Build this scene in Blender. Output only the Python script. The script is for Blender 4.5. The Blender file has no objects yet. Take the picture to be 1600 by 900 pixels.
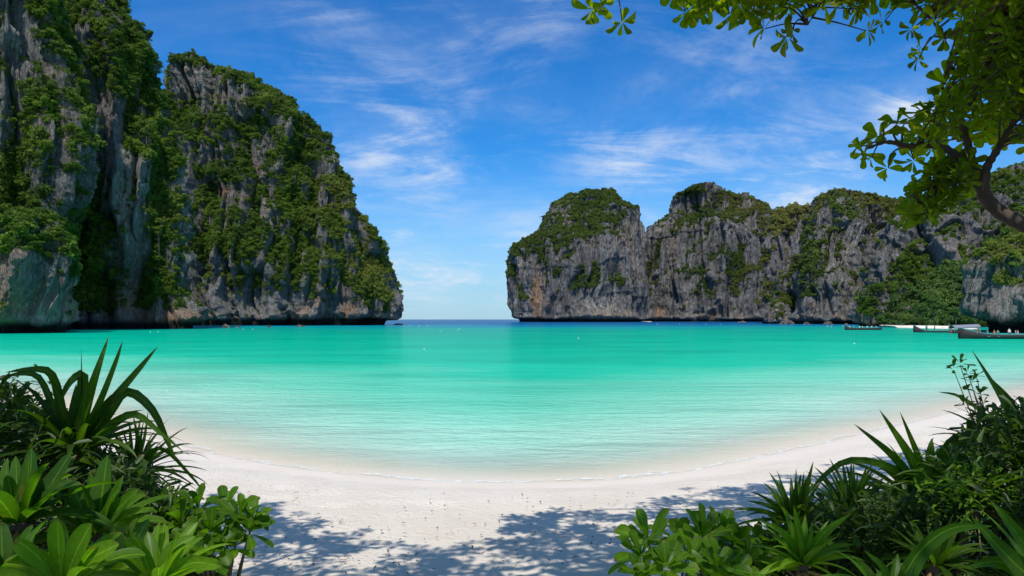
import bpy, math, random
import numpy as np
from mathutils import Vector, Matrix
R = math.radians
scene = bpy.context.scene
COL = scene.collection
random.seed(7)

# ------------------------------------------------------------------ camera, sky, sun, exposure
F, CZ, HV = 1043.0, 3.3, 499.0          # focal length in 1600-wide pixels, eye height, horizon row
cam = bpy.data.cameras.new("camera"); camo = bpy.data.objects.new("camera", cam); COL.objects.link(camo)
camo.location = (0, 0, CZ); camo.rotation_euler = (R(90), 0, 0)
cam.sensor_width = 36; cam.lens = F*36/1600; cam.shift_y = (HV-450)/1600
cam.clip_start = 0.05; cam.clip_end = 60000
scene.camera = camo
SUN_EL, SUN_AZ = 59.0, 187.0             # azimuth clockwise from +Y: almost straight behind the camera
S = Vector((math.sin(R(SUN_AZ))*math.cos(R(SUN_EL)), math.cos(R(SUN_AZ))*math.cos(R(SUN_EL)), math.sin(R(SUN_EL))))
sl = bpy.data.lights.new("sun", 'SUN'); sl.energy = 4.0; sl.angle = R(0.53); sl.color = (1, .96, .89)
so = bpy.data.objects.new("sun", sl); COL.objects.link(so)
so.rotation_euler = S.to_track_quat('Z', 'Y').to_euler(); so.location = (0, 0, 50)
scene.view_settings.view_transform = 'Standard'; scene.view_settings.look = 'None'
scene.view_settings.exposure = 0.12; scene.view_settings.gamma = 1

class NT:
    """small helper for writing node trees"""
    def __init__(s, tree):
        s.t = tree; s.n = tree.nodes; s.l = tree.links
    def put(s, sock, v):
        if isinstance(v, bpy.types.NodeSocket): s.l.new(v, sock)
        elif v is not None: sock.default_value = v
    def node(s, typ, ins=None, **kw):
        n = s.n.new(typ)
        for k, v in kw.items(): setattr(n, k, v)
        for k, v in (ins or {}).items(): s.put(n.inputs[k], v)
        return n
    def m(s, op, a, b=None, c=None, clamp=False):
        n = s.n.new('ShaderNodeMath'); n.operation = op; n.use_clamp = clamp
        s.put(n.inputs[0], a); s.put(n.inputs[1], b); s.put(n.inputs[2], c); return n.outputs[0]
    def vm(s, op, a, b=None):
        n = s.n.new('ShaderNodeVectorMath'); n.operation = op
        s.put(n.inputs[0], a); s.put(n.inputs[1], b)
        return n.outputs['Value'] if op in ('DOT_PRODUCT', 'LENGTH') else n.outputs[0]
    def mix(s, f, a, b, mode='MIX'):
        n = s.n.new('ShaderNodeMix'); n.data_type = 'RGBA'; n.blend_type = mode
        n.clamp_factor = True
        s.put(n.inputs[0], f)
        s.put(n.inputs[6], tuple(a)+(1,) if isinstance(a, (tuple, list)) and len(a) == 3 else a)
        s.put(n.inputs[7], tuple(b)+(1,) if isinstance(b, (tuple, list)) and len(b) == 3 else b)
        return n.outputs[2]
    def noise(s, vec, scale, detail=4, rough=.55, dist=0, out='Fac'):
        n = s.node('ShaderNodeTexNoise', {'Scale': scale, 'Detail': detail, 'Roughness': rough, 'Distortion': dist})
        if vec is not None: s.l.new(vec, n.inputs['Vector'])
        return n.outputs[out]
    def ss(s, x, lo, hi, a=0.0, b=1.0):
        n = s.n.new('ShaderNodeMapRange'); n.interpolation_type = 'SMOOTHSTEP'
        for i, v in enumerate((x, lo, hi, a, b)): s.put(n.inputs[i], v)
        return n.outputs[0]
    def ramp(s, x, stops):
        n = s.n.new('ShaderNodeValToRGB'); e = n.color_ramp.elements
        while len(e) < len(stops): e.new(.5)
        for el, (p, c) in zip(e, stops):
            el.position = p; el.color = tuple(c)+(1,) if len(c) == 3 else c
        s.put(n.inputs[0], x); return n.outputs[0]
    def scale(s, vec, v):
        n = s.n.new('ShaderNodeMapping'); s.l.new(vec, n.inputs[0]); n.inputs['Scale'].default_value = v
        return n.outputs[0]
    def attr(s, name): return s.node('ShaderNodeAttribute', attribute_name=name).outputs['Fac']

w = bpy.data.worlds.new("World"); scene.world = w; w.use_nodes = True
k = NT(w.node_tree); k.n.clear()
sky = k.node('ShaderNodeTexSky', sky_type='NISHITA', sun_disc=False)
sky.sun_elevation = R(SUN_EL); sky.sun_rotation = R(SUN_AZ); sky.altitude = 0
sky.air_density = 1.0; sky.dust_density = .25; sky.ozone_density = 3.0
tc = k.node('ShaderNodeTexCoord').outputs['Generated']
sep = k.node('ShaderNodeSeparateXYZ', {0: tc})
zz = k.m('ADD', k.m('MAXIMUM', sep.outputs[2], 0), .22)
pl = k.node('ShaderNodeCombineXYZ', {0: k.m('DIVIDE', sep.outputs[0], zz), 1: k.m('DIVIDE', sep.outputs[1], zz), 2: 0.0}).outputs[0]
def gdir(u, v):
    d = Vector(((u-800)/F, 1, -(v-HV)/F)); d.normalize(); return d
# wispy cirrus: noise stretched along a drifting direction, thicker where the photograph has banks
rot = k.node('ShaderNodeMapping', {0: pl}); rot.inputs['Rotation'].default_value = (0, 0, R(38)); rot.inputs['Scale'].default_value = (.8, 2.2, 1)
wisp = k.noise(rot.outputs[0], 1.7, 12, .66, .9)
wisp2 = k.noise(k.scale(pl, (1, 1, 1)), 2.6, 10, .66, .3)
band = None
for (u, v, kk, g) in [(575, 225, 130, .62), (680, 255, 160, .5), (520, 60, 160, .4), (960, 230, 150, .65), (1080, 260, 120, .35), (1300, 285, 170, .85),
                      (1200, 300, 260, .4), (1420, 150, 420, .9), (1490, 95, 600, .9), (850, 10, 150, .35), (700, 120, 40, .28), (1150, 130, 40, .3), (660, 430, 300, .8), (830, 380, 200, .45), (1010, 320, 300, .4)]:
    d = gdir(u, v)
    dp = k.m('MAXIMUM', k.vm('DOT_PRODUCT', tc, tuple(d)), 0)
    g_ = k.m('MULTIPLY', k.m('POWER', dp, float(kk)*3), g)
    band = g_ if band is None else k.m('ADD', band, g_)
band = k.m('ADD', k.m('MULTIPLY', band, .72), k.ss(sep.outputs[1], .45, -.1, .04, .42))  # extra unseen cirrus added behind the camera to whiten the fill light
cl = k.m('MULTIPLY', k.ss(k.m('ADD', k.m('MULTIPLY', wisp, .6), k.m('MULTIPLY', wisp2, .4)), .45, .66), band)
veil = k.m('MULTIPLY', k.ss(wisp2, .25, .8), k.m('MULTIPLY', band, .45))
# low puffs near the horizon
lowv = k.node('ShaderNodeMapping', {0: tc}); lowv.inputs['Scale'].default_value = (9, 9, 26)
puff = k.ss(k.noise(lowv.outputs[0], 1.3, 7, .6, .2), .50, .72)
puff = k.m('MULTIPLY', k.m('MULTIPLY', puff, k.ss(sep.outputs[2], .012, .05)), k.ss(sep.outputs[2], .2, .08))
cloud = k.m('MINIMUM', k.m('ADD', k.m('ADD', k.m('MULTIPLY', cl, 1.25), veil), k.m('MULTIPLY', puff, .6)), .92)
hs = k.node('ShaderNodeHueSaturation', {'Saturation': 1.35, 'Value': 1.0, 'Color': sky.outputs[0], 'Hue': .497})
tint = k.mix(1.0, hs.outputs[0], (.34, .86, 1.17), 'MULTIPLY')
tint = k.mix(k.ss(sep.outputs[2], .26, 0.0, 0, .75), tint, (3.3, 4.5, 6.0))
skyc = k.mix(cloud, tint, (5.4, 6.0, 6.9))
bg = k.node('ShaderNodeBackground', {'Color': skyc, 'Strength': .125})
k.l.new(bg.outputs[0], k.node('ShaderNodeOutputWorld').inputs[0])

# ------------------------------------------------------------------ helpers
def at(u, v, Y): return Vector(((u-800)/F*Y, Y, CZ-(v-HV)/F*Y))
def tag(o, label=None, cat=None, group=None, kind=None):
    if label: o['label'] = label
    if cat: o['category'] = cat
    if group: o['group'] = group
    if kind: o['kind'] = kind
    return o
def link(name, me, mat=None, parent=None, smooth=True):
    o = bpy.data.objects.new(name, me); COL.objects.link(o)
    if mat is not None and not me.materials: me.materials.append(mat)
    if parent: o.parent = parent
    return o
def empty(name, loc=(0, 0, 0), rz=0):
    o = bpy.data.objects.new(name, None); COL.objects.link(o); o.location = loc; o.rotation_euler = (0, 0, rz)
    o.empty_display_size = .1; return o
def mesh(name, V, Fc, mat=None, smooth=True, uv=None, attrs=None):
    """V (n,3) array, Fc list or (m,k) array of faces"""
    me = bpy.data.meshes.new(name)
    V = np.asarray(V, dtype=np.float32)
    if isinstance(Fc, np.ndarray) and Fc.ndim == 2:
        m, kk = Fc.shape
        me.vertices.add(len(V)); me.vertices.foreach_set('co', V.ravel())
        me.loops.add(m*kk); me.loops.foreach_set('vertex_index', Fc.ravel().astype(np.int32))
        me.polygons.add(m); me.polygons.foreach_set('loop_start', np.arange(0, m*kk, kk, dtype=np.int32))
        me.update(calc_edges=True)
    else:
        me.from_pydata([tuple(p) for p in V], [], Fc)
    if smooth: me.polygons.foreach_set('use_smooth', np.ones(len(me.polygons), dtype=bool))
    if uv is not None:
        l = me.uv_layers.new(name='uv'); idx = np.empty(len(me.loops), dtype=np.int32)
        me.loops.foreach_get('vertex_index', idx); l.data.foreach_set('uv', np.asarray(uv, dtype=np.float32)[idx].ravel())
    for nm, a in (attrs or {}).items():
        at_ = me.attributes.new(nm, 'FLOAT', 'POINT'); at_.data.foreach_set('value', np.asarray(a, dtype=np.float32))
    if mat: me.materials.append(mat)
    me.update(); return me
class MB:
    """collects triangles/quads into one mesh"""
    def __init__(s): s.V = []; s.F = []; s.U = []; s.n = 0
    def add(s, V, Fc, U=None):
        V = np.asarray(V, dtype=np.float32); s.V.append(V); s.F.extend([tuple(i+s.n for i in f) for f in Fc])
        s.U.append(np.zeros((len(V), 2)) if U is None else np.asarray(U)); s.n += len(V)
    def build(s, name, mat, smooth=True): return mesh(name, np.vstack(s.V), s.F, mat, smooth, uv=np.vstack(s.U))
    def tube(s, pts, rad, sides=7):
        pts = [Vector(p) for p in pts]; n = len(pts); V = []; Fc = []
        up = Vector((.13, .21, .97))
        for i, p in enumerate(pts):
            d = (pts[min(i+1, n-1)]-pts[max(i-1, 0)]).normalized()
            a = d.cross(up)
            if a.length < .1: a = d.cross(Vector((1, 0, 0)))
            a.normalize(); b = d.cross(a); r = rad[i] if hasattr(rad, '__len__') else rad
            for j in range(sides):
                t = 2*math.pi*j/sides; V.append(p+a*math.cos(t)*r+b*math.sin(t)*r)
        for i in range(n-1):
            for j in range(sides):
                q = (j+1) % sides; Fc.append((i*sides+j, i*sides+q, (i+1)*sides+q, (i+1)*sides+j))
        Fc.append(tuple(range(sides))[::-1]); Fc.append(tuple((n-1)*sides+j for j in range(sides)))
        s.add([tuple(v) for v in V], Fc)
def curve(pts, n=10):
    """Catmull-Rom through the points"""
    P = [Vector(p) for p in pts]; P = [P[0]*2-P[1]]+P+[P[-1]*2-P[-2]]; out = []
    for i in range(1, len(P)-2):
        for j in range(n):
            t = j/n; a, b, c, d = P[i-1], P[i], P[i+1], P[i+2]
            out.append(.5*((2*b)+(c-a)*t+(2*a-5*b+4*c-d)*t*t+(3*b-a-3*c+d)*t*t*t))
    out.append(P[-2]); return out
def h3(x, y, z, s):
    n = (x.astype(np.int64)*73856093) ^ (y.astype(np.int64)*19349663) ^ (z.astype(np.int64)*83492791) ^ (s*2654435761)
    n &= 0xffffffff; n = (n ^ (n >> 15))*2246822519 & 0xffffffff; n = (n ^ (n >> 13))*3266489917 & 0xffffffff
    n ^= n >> 16; return (n & 0xffffff)/float(0xffffff)
def vn(P, seed=0):
    I = np.floor(P); f = P-I; f = f*f*(3-2*f); x, y, z = I[:, 0], I[:, 1], I[:, 2]; r = 0
    for dx in (0, 1):
        wx = f[:, 0] if dx else 1-f[:, 0]
        for dy in (0, 1):
            wy = f[:, 1] if dy else 1-f[:, 1]
            for dz in (0, 1):
                wz = f[:, 2] if dz else 1-f[:, 2]
                r = r+wx*wy*wz*h3(x+dx, y+dy, z+dz, seed)
    return r*2-1
def fbm(P, oct=4, seed=0, gain=.5, ridged=False):
    a, r, t = 1., 0., 0.
    for o in range(oct):
        n = vn(P*(2.03**o)+o*17.3, seed+o); n = 1-2*np.abs(n) if ridged else n
        r = r+a*n; t += a; a *= gain
    return r/t
def sstep(x, a, b): t = np.clip((x-a)/(b-a), 0, 1); return t*t*(3-2*t)

# ------------------------------------------------------------------ materials
def material(name):
    m = bpy.data.materials.new(name); m.use_nodes = True; kk = NT(m.node_tree); kk.n.clear()
    out = kk.node('ShaderNodeOutputMaterial'); return m, kk, out
def bump(kk, h, strength, dist): return kk.node('ShaderNodeBump', {'Height': h, 'Strength': strength, 'Distance': dist}).outputs[0]

def rock_material(name, light=1.0, sc=1.0, far=0.0):
    m, q, out = material(name); P = q.node('ShaderNodeNewGeometry').outputs['Position']
    big = q.noise(P, .035*sc, 3); tiny = q.noise(q.scale(P, (1, 1, .6)), 5.0*sc, 5, .75); crev = q.noise(q.scale(P, (1, 1, .16)), 1.3*sc, 5, .7, .4); mid = q.noise(P, .16*sc, 6, .65)
    streak = q.noise(q.scale(P, (1, 1, .05)), .6*sc, 6, .7, .25)
    fine = q.noise(q.scale(P, (1, 1, .45)), 1.5*sc, 7, .72)
    c = q.mix(q.ss(mid, .33, .7), (.14*light, .137*light, .13*light), (.36*light, .33*light, .30*light))
    c = q.mix(q.ss(streak, .38, .54, .8, 0), c, (.055, .062, .07))
    c = q.mix(q.ss(fine, .52, .75, 0, .5), c, (.48*light, .46*light, .42*light))
    c = q.mix(q.ss(tiny, .42, .60, .35, 0), c, (.08, .08, .08))
    c = q.mix(q.ss(q.m('ABSOLUTE', q.m('SUBTRACT', crev, .5)), .0, .022, .65, 0), c, (.045, .036, .038))
    c = q.mix(q.ss(tiny, .56, .74, 0, .55), c, (.56*light, .54*light, .49*light))
    stain = q.attr('stain')
    c = q.mix(q.m('MULTIPLY', stain, q.ss(streak, .26, .52)), c, q.mix(q.ss(big, .4, .6), (.58, .42, .28), (.60, .29, .14)))
    pale = q.attr('pale')
    c = q.mix(q.m('MULTIPLY', pale, q.ss(fine, .3, .62)), c, (.60, .58, .52))
    waterline_mask = q.attr('waterline_mask')
    c = q.mix(waterline_mask, c, (.022, .026, .024))  # near-black tone at the foot of the rock
    green = q.mix(q.ss(q.noise(P, .5*sc, 5, .7), .35, .65), (.028, .05, .014), (.085, .115, .03))
    c = q.mix(q.m('MULTIPLY', q.attr('veg'), q.ss(q.noise(P, .35*sc, 6, .75), .36, .56)), c, green)
    h = q.m('ADD', q.m('ADD', q.m('MULTIPLY', fine, .7), q.m('MULTIPLY', tiny, .35)), q.m('ADD', q.m('MULTIPLY', streak, .8), q.m('MULTIPLY', q.ss(q.m('ABSOLUTE', q.m('SUBTRACT', crev, .5)), 0, .05), .5)))
    b = q.node('ShaderNodeBsdfPrincipled', {'Base Color': c, 'Roughness': .93, 'Normal': bump(q, h, 1.0, 2.0/sc)})
    b.inputs['Specular IOR Level'].default_value = .2
    q.l.new(b.outputs[0], out.inputs[0]); return m
M_rock_near = rock_material('limestone_near', 1.25, 1.0)
M_rock_far = rock_material('limestone_far', 1.35, .34)
M_rock_mid = rock_material('limestone_mid', 1.35, .6)

def leaf_material(name, dark, lite, trans=.35, rough=.4, rib=.5, world=None, spec=.5, warm=None, uvs=True):
    m, q, out = material(name)
    oi = q.node('ShaderNodeObjectInfo').outputs['Random']; P = q.node('ShaderNodeNewGeometry').outputs['Position']
    n = q.noise(P, world or 3.0, 3, .6)
    f = q.m('ADD', q.m('MULTIPLY', oi, .6), q.m('MULTIPLY', q.ss(n, .3, .7), .4))
    c = q.mix(f, dark, lite)
    if warm: c = q.mix(q.ss(q.noise(P, (world or 3)*.37, 2), .52, .70, 0, .75), c, warm)
    if uvs:
        uv = q.node('ShaderNodeSeparateXYZ', {0: q.node('ShaderNodeUVMap').outputs[0]})
        d = q.m('ABSOLUTE', q.m('SUBTRACT', uv.outputs[0], .5))
        ribm = q.ss(d, .06, .0, 0, rib)
        c = q.mix(ribm, c, tuple(min(1, v*2.0+.03) for v in lite))
        st = q.node('ShaderNodeTexWave', {'Scale': 9.0, 'Distortion': .6, 'Detail': 1.0}, bands_direction='X')
        q.l.new(q.node('ShaderNodeUVMap').outputs[0], st.inputs[0])
        c = q.mix(q.m('MULTIPLY', q.ss(q.m('ADD', uv.outputs[1], q.m('MULTIPLY', q.noise(P, 22, 3), .25)), 1.04, 1.13), q.ss(oi, .25, .6)), c, (.22, .15, .05))
        c = q.mix(q.ss(q.noise(P, 9, 3, .6), .66, .72, 0, .6), c, (.20, .19, .04))
        c = q.mix(q.ss(q.noise(P, 38, 4, .7), .45, .72, 0, .35), c, tuple(v*.5 for v in dark))
        c = q.mix(q.m('MULTIPLY', st.outputs['Fac'], .30), c, tuple(v*.45 for v in dark))
    b = q.node('ShaderNodeBsdfPrincipled', {'Base Color': c, 'Roughness': rough}); b.inputs['Specular IOR Level'].default_value = spec
    tcol = q.mix(1.0, c, (1.9, 2.2, .45), 'MULTIPLY')
    t = q.node('ShaderNodeBsdfTranslucent', {'Color': tcol})
    mx = q.node('ShaderNodeMixShader', {0: trans, 1: b.outputs[0], 2: t.outputs[0]})
    q.l.new(mx.outputs[0], out.inputs[0]); return m
M_bush = leaf_material('cliff_foliage', (.022, .058, .008), (.15, .225, .022), .3, .6, 0, .045, .25, (.19, .20, .04), uvs=False)
M_bush_far = leaf_material('far_foliage', (.035, .065, .014), (.14, .185, .034), .2, .7, 0, .012, .2, (.21, .19, .05), uvs=False)
M_forest = leaf_material('forest_foliage', (.035, .075, .014), (.105, .17, .03), .2, .6, 0, .06, .25, uvs=False)
M_pand = leaf_material('pandanus_leaf', (.026, .066, .008), (.085, .165, .012), .5, .42, .35, 1.2, spec=.3)
M_broad = leaf_material('broad_leaf', (.030, .095, .008), (.105, .215, .014), .55, .45, .6, 1.6, spec=.3)
M_bright = leaf_material('bright_leaf', (.060, .150, .008), (.17, .31, .018), .55, .42, .55, 2, spec=.3)  # brighter green than the broad and screw pine leaves
M_naup = leaf_material('sea_lettuce_leaf', (.038, .110, .007), (.115, .225, .013), .55, .42, .45, 2.2, spec=.3)
M_alm = leaf_material('almond_leaf', (.075, .120, .006), (.26, .30, .012), .68, .45, .4, 1.1, warm=(.42, .33, .02), spec=.25)
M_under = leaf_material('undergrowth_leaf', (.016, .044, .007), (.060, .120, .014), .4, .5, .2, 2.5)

M_dead = leaf_material('withered_leaf', (.16, .10, .045), (.30, .21, .10), .2, .8, .2, 3, spec=.1)
def simple(name, col, rough=.8, var=.3, sc=6, spec=.3):
    m, q, out = material(name); P = q.node('ShaderNodeNewGeometry').outputs['Position']
    n = q.noise(P, sc, 5, .6); c = q.mix(n, tuple(v*(1-var) for v in col), tuple(min(1, v*(1+var)) for v in col))
    b = q.node('ShaderNodeBsdfPrincipled', {'Base Color': c, 'Roughness': rough, 'Normal': bump(q, n, .4, .02)})
    b.inputs['Specular IOR Level'].default_value = spec; q.l.new(b.outputs[0], out.inputs[0]); return m
M_bark = simple('bark', (.10, .072, .055), .9, .6, 14)
M_twig = simple('twig', (.11, .09, .05), .85, .5, 20)
M_trunk_far = simple('far_trunk', (.14, .12, .10))
M_hull = simple('dark_hull', (.035, .030, .030), .6, .3, 3)
M_teal = simple('teal_paint', (.05, .32, .29), .5, .2, 3)
M_red = simple('maroon_paint', (.22, .07, .07), .6)
M_grey = simple('grey_canvas', (.20, .21, .25), .9, .15, 2)
M_white = simple('white_cloth', (.75, .75, .74), .8, .08)
M_black = simple('dark_cloth', (.05, .05, .07), .9)
M_orange = simple('orange_vest', (.70, .20, .04), .8, .1)
M_blue = simple('blue_cloth', (.08, .25, .50), .8, .1)
M_skin = simple('skin', (.36, .21, .14), .6, .1)
M_buoy = simple('buoy_white', (.78, .75, .66), .5, .05)
M_debris = simple('beach_debris', (.16, .12, .08), .9, .5, 30)

# sand
m, q, out = material('sand'); M_sand = m
P = q.node('ShaderNodeNewGeometry').outputs['Position']
n1 = q.noise(P, .9, 5); n2 = q.noise(P, 9, 6, .7); n3 = q.noise(P, 160, 3, .7)
c = q.mix(q.ss(n1, .35, .65), (.81, .71, .575), (.87, .775, .64))
c = q.mix(q.ss(n3, .56, .72, 0, .25), c, (.45, .38, .30))
c = q.mix(q.ss(n2, .62, .75, 0, .22), c, (.55, .49, .41))
c = q.mix(q.m('MULTIPLY', q.attr('waterline_mask'), .75), c, (.70, .60, .49))
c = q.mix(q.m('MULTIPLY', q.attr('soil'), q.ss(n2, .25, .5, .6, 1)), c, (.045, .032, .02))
hh = q.m('ADD', q.m('MULTIPLY', n2, 1.0), q.m('MULTIPLY', n3, .12))
dry = q.m('SUBTRACT', 1.0, q.attr('waterline_mask'))
bm = q.node('ShaderNodeBump', {'Height': hh, 'Strength': q.m('MULTIPLY', dry, .9), 'Distance': .07}).outputs[0]
b = q.node('ShaderNodeBsdfPrincipled', {'Base Color': c, 'Roughness': q.m('SUBTRACT', .95, q.m('MULTIPLY', q.attr('waterline_mask'), .35)), 'Normal': bm})
b.inputs['Specular IOR Level'].default_value = .2; q.l.new(b.outputs[0], out.inputs[0])

# water: see-through in the shallows, scattering turquoise body over depth, rippled surface
m, q, out = material('sea_water'); M_water = m
P = q.node('ShaderNodeNewGeometry').outputs['Position']; s = q.attr('offshore')
Pw = q.scale(P, (.35, 1, 1))
s0 = s; s = q.m('ADD', s, q.m('MULTIPLY', q.m('SUBTRACT', q.noise(Pw, .12, 4, .6, .5), .5), q.m('MULTIPLY', s, 1.1)))
s = q.m('ADD', s, q.m('MULTIPLY', q.m('SUBTRACT', q.noise(q.scale(P, (.5, 1, 1)), .025, 4, .6, .5), .5), q.m('MULTIPLY', s, 1.0)))
t = q.m('DIVIDE', q.m('LOGARITHM', q.m('ADD', q.m('MAXIMUM', s, 0), 1), math.e), math.log(2001), clamp=True)
L = lambda d: math.log(1+d)/math.log(2001)
body = q.ramp(t, [(0, (.80, .73, .60)), (L(1.6), (.66, .82, .66)), (L(4.5), (.46, .82, .61)), (L(11), (.20, .74, .49)), (L(22), (.018, .60, .36)),
                  (L(60), (.001, .47, .28)), (L(140), (.001, .38, .25)), (L(210), (.001, .32, .28)), (L(300), (.001, .19, .33)), (L(430), (.001, .10, .25)), (1, (.001, .07, .20))])
r1 = q.noise(q.scale(P, (.45, 1.25, 1)), 1.1, 5, .62, .6); r2 = q.noise(q.scale(P, (.30, 1.5, 1)), .33, 5, .6, .5); r3 = q.noise(q.scale(P, (.4, 1, 1)), 5.5, 5, .65, .3)
opac = q.ss(t, L(.15), L(5.5), 0.03, 1.0)
wav = q.m('ADD', q.m('MULTIPLY', r1, .5), q.m('ADD', q.m('MULTIPLY', r2, .7), q.m('MULTIPLY', r3, .30)))
amp = q.ss(t, L(.3), L(6), .15, 1.0)
nb = q.node('ShaderNodeBump', {'Height': wav, 'Strength': amp, 'Distance': .8}).outputs[0]
nb2 = q.node('ShaderNodeBump', {'Height': wav, 'Strength': amp, 'Distance': .30}).outputs[0]
fo = q.m('ADD', s0, q.m('MULTIPLY', q.m('SUBTRACT', q.noise(P, .9, 4, .6), .5), .9))
foam = q.m('MULTIPLY', q.m('MULTIPLY', q.ss(fo, .0, .12), q.ss(fo, .34, .14)), q.ss(q.noise(P, 5, 5, .7), .42, .58, .1, .8))
fo2 = q.m('ADD', s0, q.m('MULTIPLY', q.m('SUBTRACT', q.noise(P, .35, 4, .6), .5), 3.0))
foam = q.m('MAXIMUM', foam, q.m('MULTIPLY', q.m('MULTIPLY', q.ss(fo2, 1.5, 1.62), q.ss(fo2, 1.85, 1.65)), q.ss(q.noise(P, 3, 5, .7), .45, .6, 0, .45)))
patch = q.ss(q.noise(q.scale(P, (.45, 1, 1)), .085, 5, .65, .8), .46, .62)
body = q.mix(q.m('MULTIPLY', patch, .34), body, q.mix(1.0, body, (.35, .62, .62), 'MULTIPLY'))
body = q.mix(q.m('MULTIPLY', q.ss(q.noise(q.scale(P, (.3, 1, 1)), .03, 4, .6, .5), .5, .64), .30), body, q.mix(1.0, body, (1.2, 1.28, 1.30), 'MULTIPLY'))
body = q.mix(foam, body, (.86, .87, .84))
opac = q.m('MAXIMUM', opac, foam)
dif = q.node('ShaderNodeBsdfDiffuse', {'Color': body, 'Normal': nb})
tr = q.node('ShaderNodeBsdfTransparent', {'Color': (.98, .99, .97, 1)})
mx = q.node('ShaderNodeMixShader', {0: opac, 1: tr.outputs[0], 2: dif.outputs[0]})
gl = q.node('ShaderNodeBsdfGlossy', {'Color': (1, 1, 1, 1), 'Roughness': .09, 'Normal': nb2})
fr = q.m('MULTIPLY', q.node('ShaderNodeFresnel', {'IOR': 1.33, 'Normal': nb2}).outputs[0], q.ss(t, L(12), L(400), .30, .34))
mx2 = q.node('ShaderNodeMixShader', {0: fr, 1: mx.outputs[0], 2: gl.outputs[0]})
q.l.new(mx2.outputs[0], out.inputs[0])

# ------------------------------------------------------------------ beach, sea bed, sea
shore_px = [(-900, 560), (-500, 572), (-200, 590), (0, 612), (100, 640), (200, 672), (270, 694), (330, 710), (450, 731), (600, 748), (720, 754), (830, 755), (940, 752),
            (1050, 741), (1150, 723), (1300, 691), (1450, 655), (1600, 621), (1800, 588), (2200, 562), (2900, 550)]
SH = [Vector(((u-800)/F*(CZ*F/(v-HV)), CZ*F/(v-HV), 0)) for u, v in shore_px]
SH = np.array([tuple(p)[:2] for p in curve(SH, 14)])
seg = SH[1:]-SH[:-1]; nrm = np.stack([-seg[:, 1], seg[:, 0]], 1); nrm /= np.linalg.norm(nrm, axis=1)[:, None]
def offshore(X, Y):
    """signed distance to the water's edge, positive out to sea"""
    out = np.empty(len(X))
    for a in range(0, len(X), 20000):
        x = X[a:a+20000]; y = Y[a:a+20000]
        mid = (SH[1:]+SH[:-1])/2
        d = (x[:, None]-mid[None, :, 0])**2+(y[:, None]-mid[None, :, 1])**2; j = d.argmin(1)
        # exact distance to nearest segment
        p0 = SH[j]; sg = seg[j]; tt = np.clip(((x-p0[:, 0])*sg[:, 0]+(y-p0[:, 1])*sg[:, 1])/(sg**2).sum(1), 0, 1)
        qx = x-(p0[:, 0]+tt*sg[:, 0]); qy = y-(p0[:, 1]+tt*sg[:, 1])
        sgn = np.sign((x-p0[:, 0])*nrm[j, 0]+(y-p0[:, 1])*nrm[j, 1]); out[a:a+20000] = np.hypot(qx, qy)*sgn
    return out
def ground_h(X, Y, s=None):
    if s is None: s = offshore(X, Y)
    inl = np.maximum(-s, 0); sea = np.maximum(s, 0)
    z = np.where(s < 0, .105*inl+.10*sstep(inl, .3, 2.0)*(1-sstep(inl, 2, 6)), -.075*sea)
    z = np.where(inl > 14, .105*14+.03*(inl-14), z); z = np.minimum(z, 3.2); z = np.maximum(z, -9-.02*sea); z = np.maximum(z, -40)
    return z
def gz(x, y): return float(ground_h(np.array([x]), np.array([y]))[0])
def spaced(n, near, far, c=0.0):
    t = np.linspace(-1, 1, n); kx = math.asinh(far/near); return c+near*np.sinh(t*kx)
gx = spaced(560, 6.0, 30000, 1.0); gy = spaced(620, 5.0, 30000, 10.0)
GX, GY = np.meshgrid(gx, gy); X = GX.ravel(); Y = GY.ravel()
s = offshore(X, Y); Z = ground_h(X, Y, s)
near = (np.abs(X) < 40) & (Y > -25) & (Y < 60)
P3 = np.stack([X, Y, 0*X], 1); dry = sstep(-s, .8, 3.5)
nz = np.zeros(len(X)); Q = P3[near]
nz[near] = .035*fbm(Q*.7, 3, 5)+.014*fbm(Q*2.6, 3, 9)
# trodden dimples
dim = np.minimum(0, vn(Q*3.6, 77)+.38)*.10*np.clip(.5+2.2*fbm(Q*.45, 2, 3), 0, 1.4)+np.minimum(0, vn(Q*1.3, 78)+.35)*.05; nz[near] += dim
Z = Z+nz*dry
ny, nx = GX.shape; I = np.arange(ny*nx).reshape(ny, nx)
quads = np.stack([I[:-1, :-1], I[:-1, 1:], I[1:, 1:], I[1:, :-1]], -1).reshape(-1, 4)
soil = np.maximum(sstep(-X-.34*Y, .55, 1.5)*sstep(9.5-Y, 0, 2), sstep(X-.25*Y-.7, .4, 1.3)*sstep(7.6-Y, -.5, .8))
waterline_mask = sstep(s, -1.25-.5*vn(P3*.5, 4)*.6, .15)  # wet sand by the water's edge
me = mesh('beach', np.stack([X, Y, Z], 1), quads, M_sand, attrs={'waterline_mask': waterline_mask, 'soil': soil})
beach = tag(link('beach', me), 'white sand beach curving round the bay', 'beach', kind='structure')
wx = spaced(330, 30.0, 45000); wy = spaced(420, 9.0, 45000, 14.0)
WX, WY = np.meshgrid(wx, wy); X = WX.ravel(); Y = WY.ravel(); s = offshore(X, Y)
s = s+np.maximum(0, Y-330)*.0
s = s+ 0*Y
ny, nx = WX.shape; I = np.arange(ny*nx).reshape(ny, nx)
quads = np.stack([I[:-1, :-1], I[:-1, 1:], I[1:, 1:], I[1:, :-1]], -1).reshape(-1, 4)
me = mesh('sea', np.stack([X, Y, 0*X], 1), quads, M_water, attrs={'offshore': s})
tag(link('sea', me), 'turquoise sea filling the bay, deep blue outside it', 'sea', kind='structure')

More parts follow.
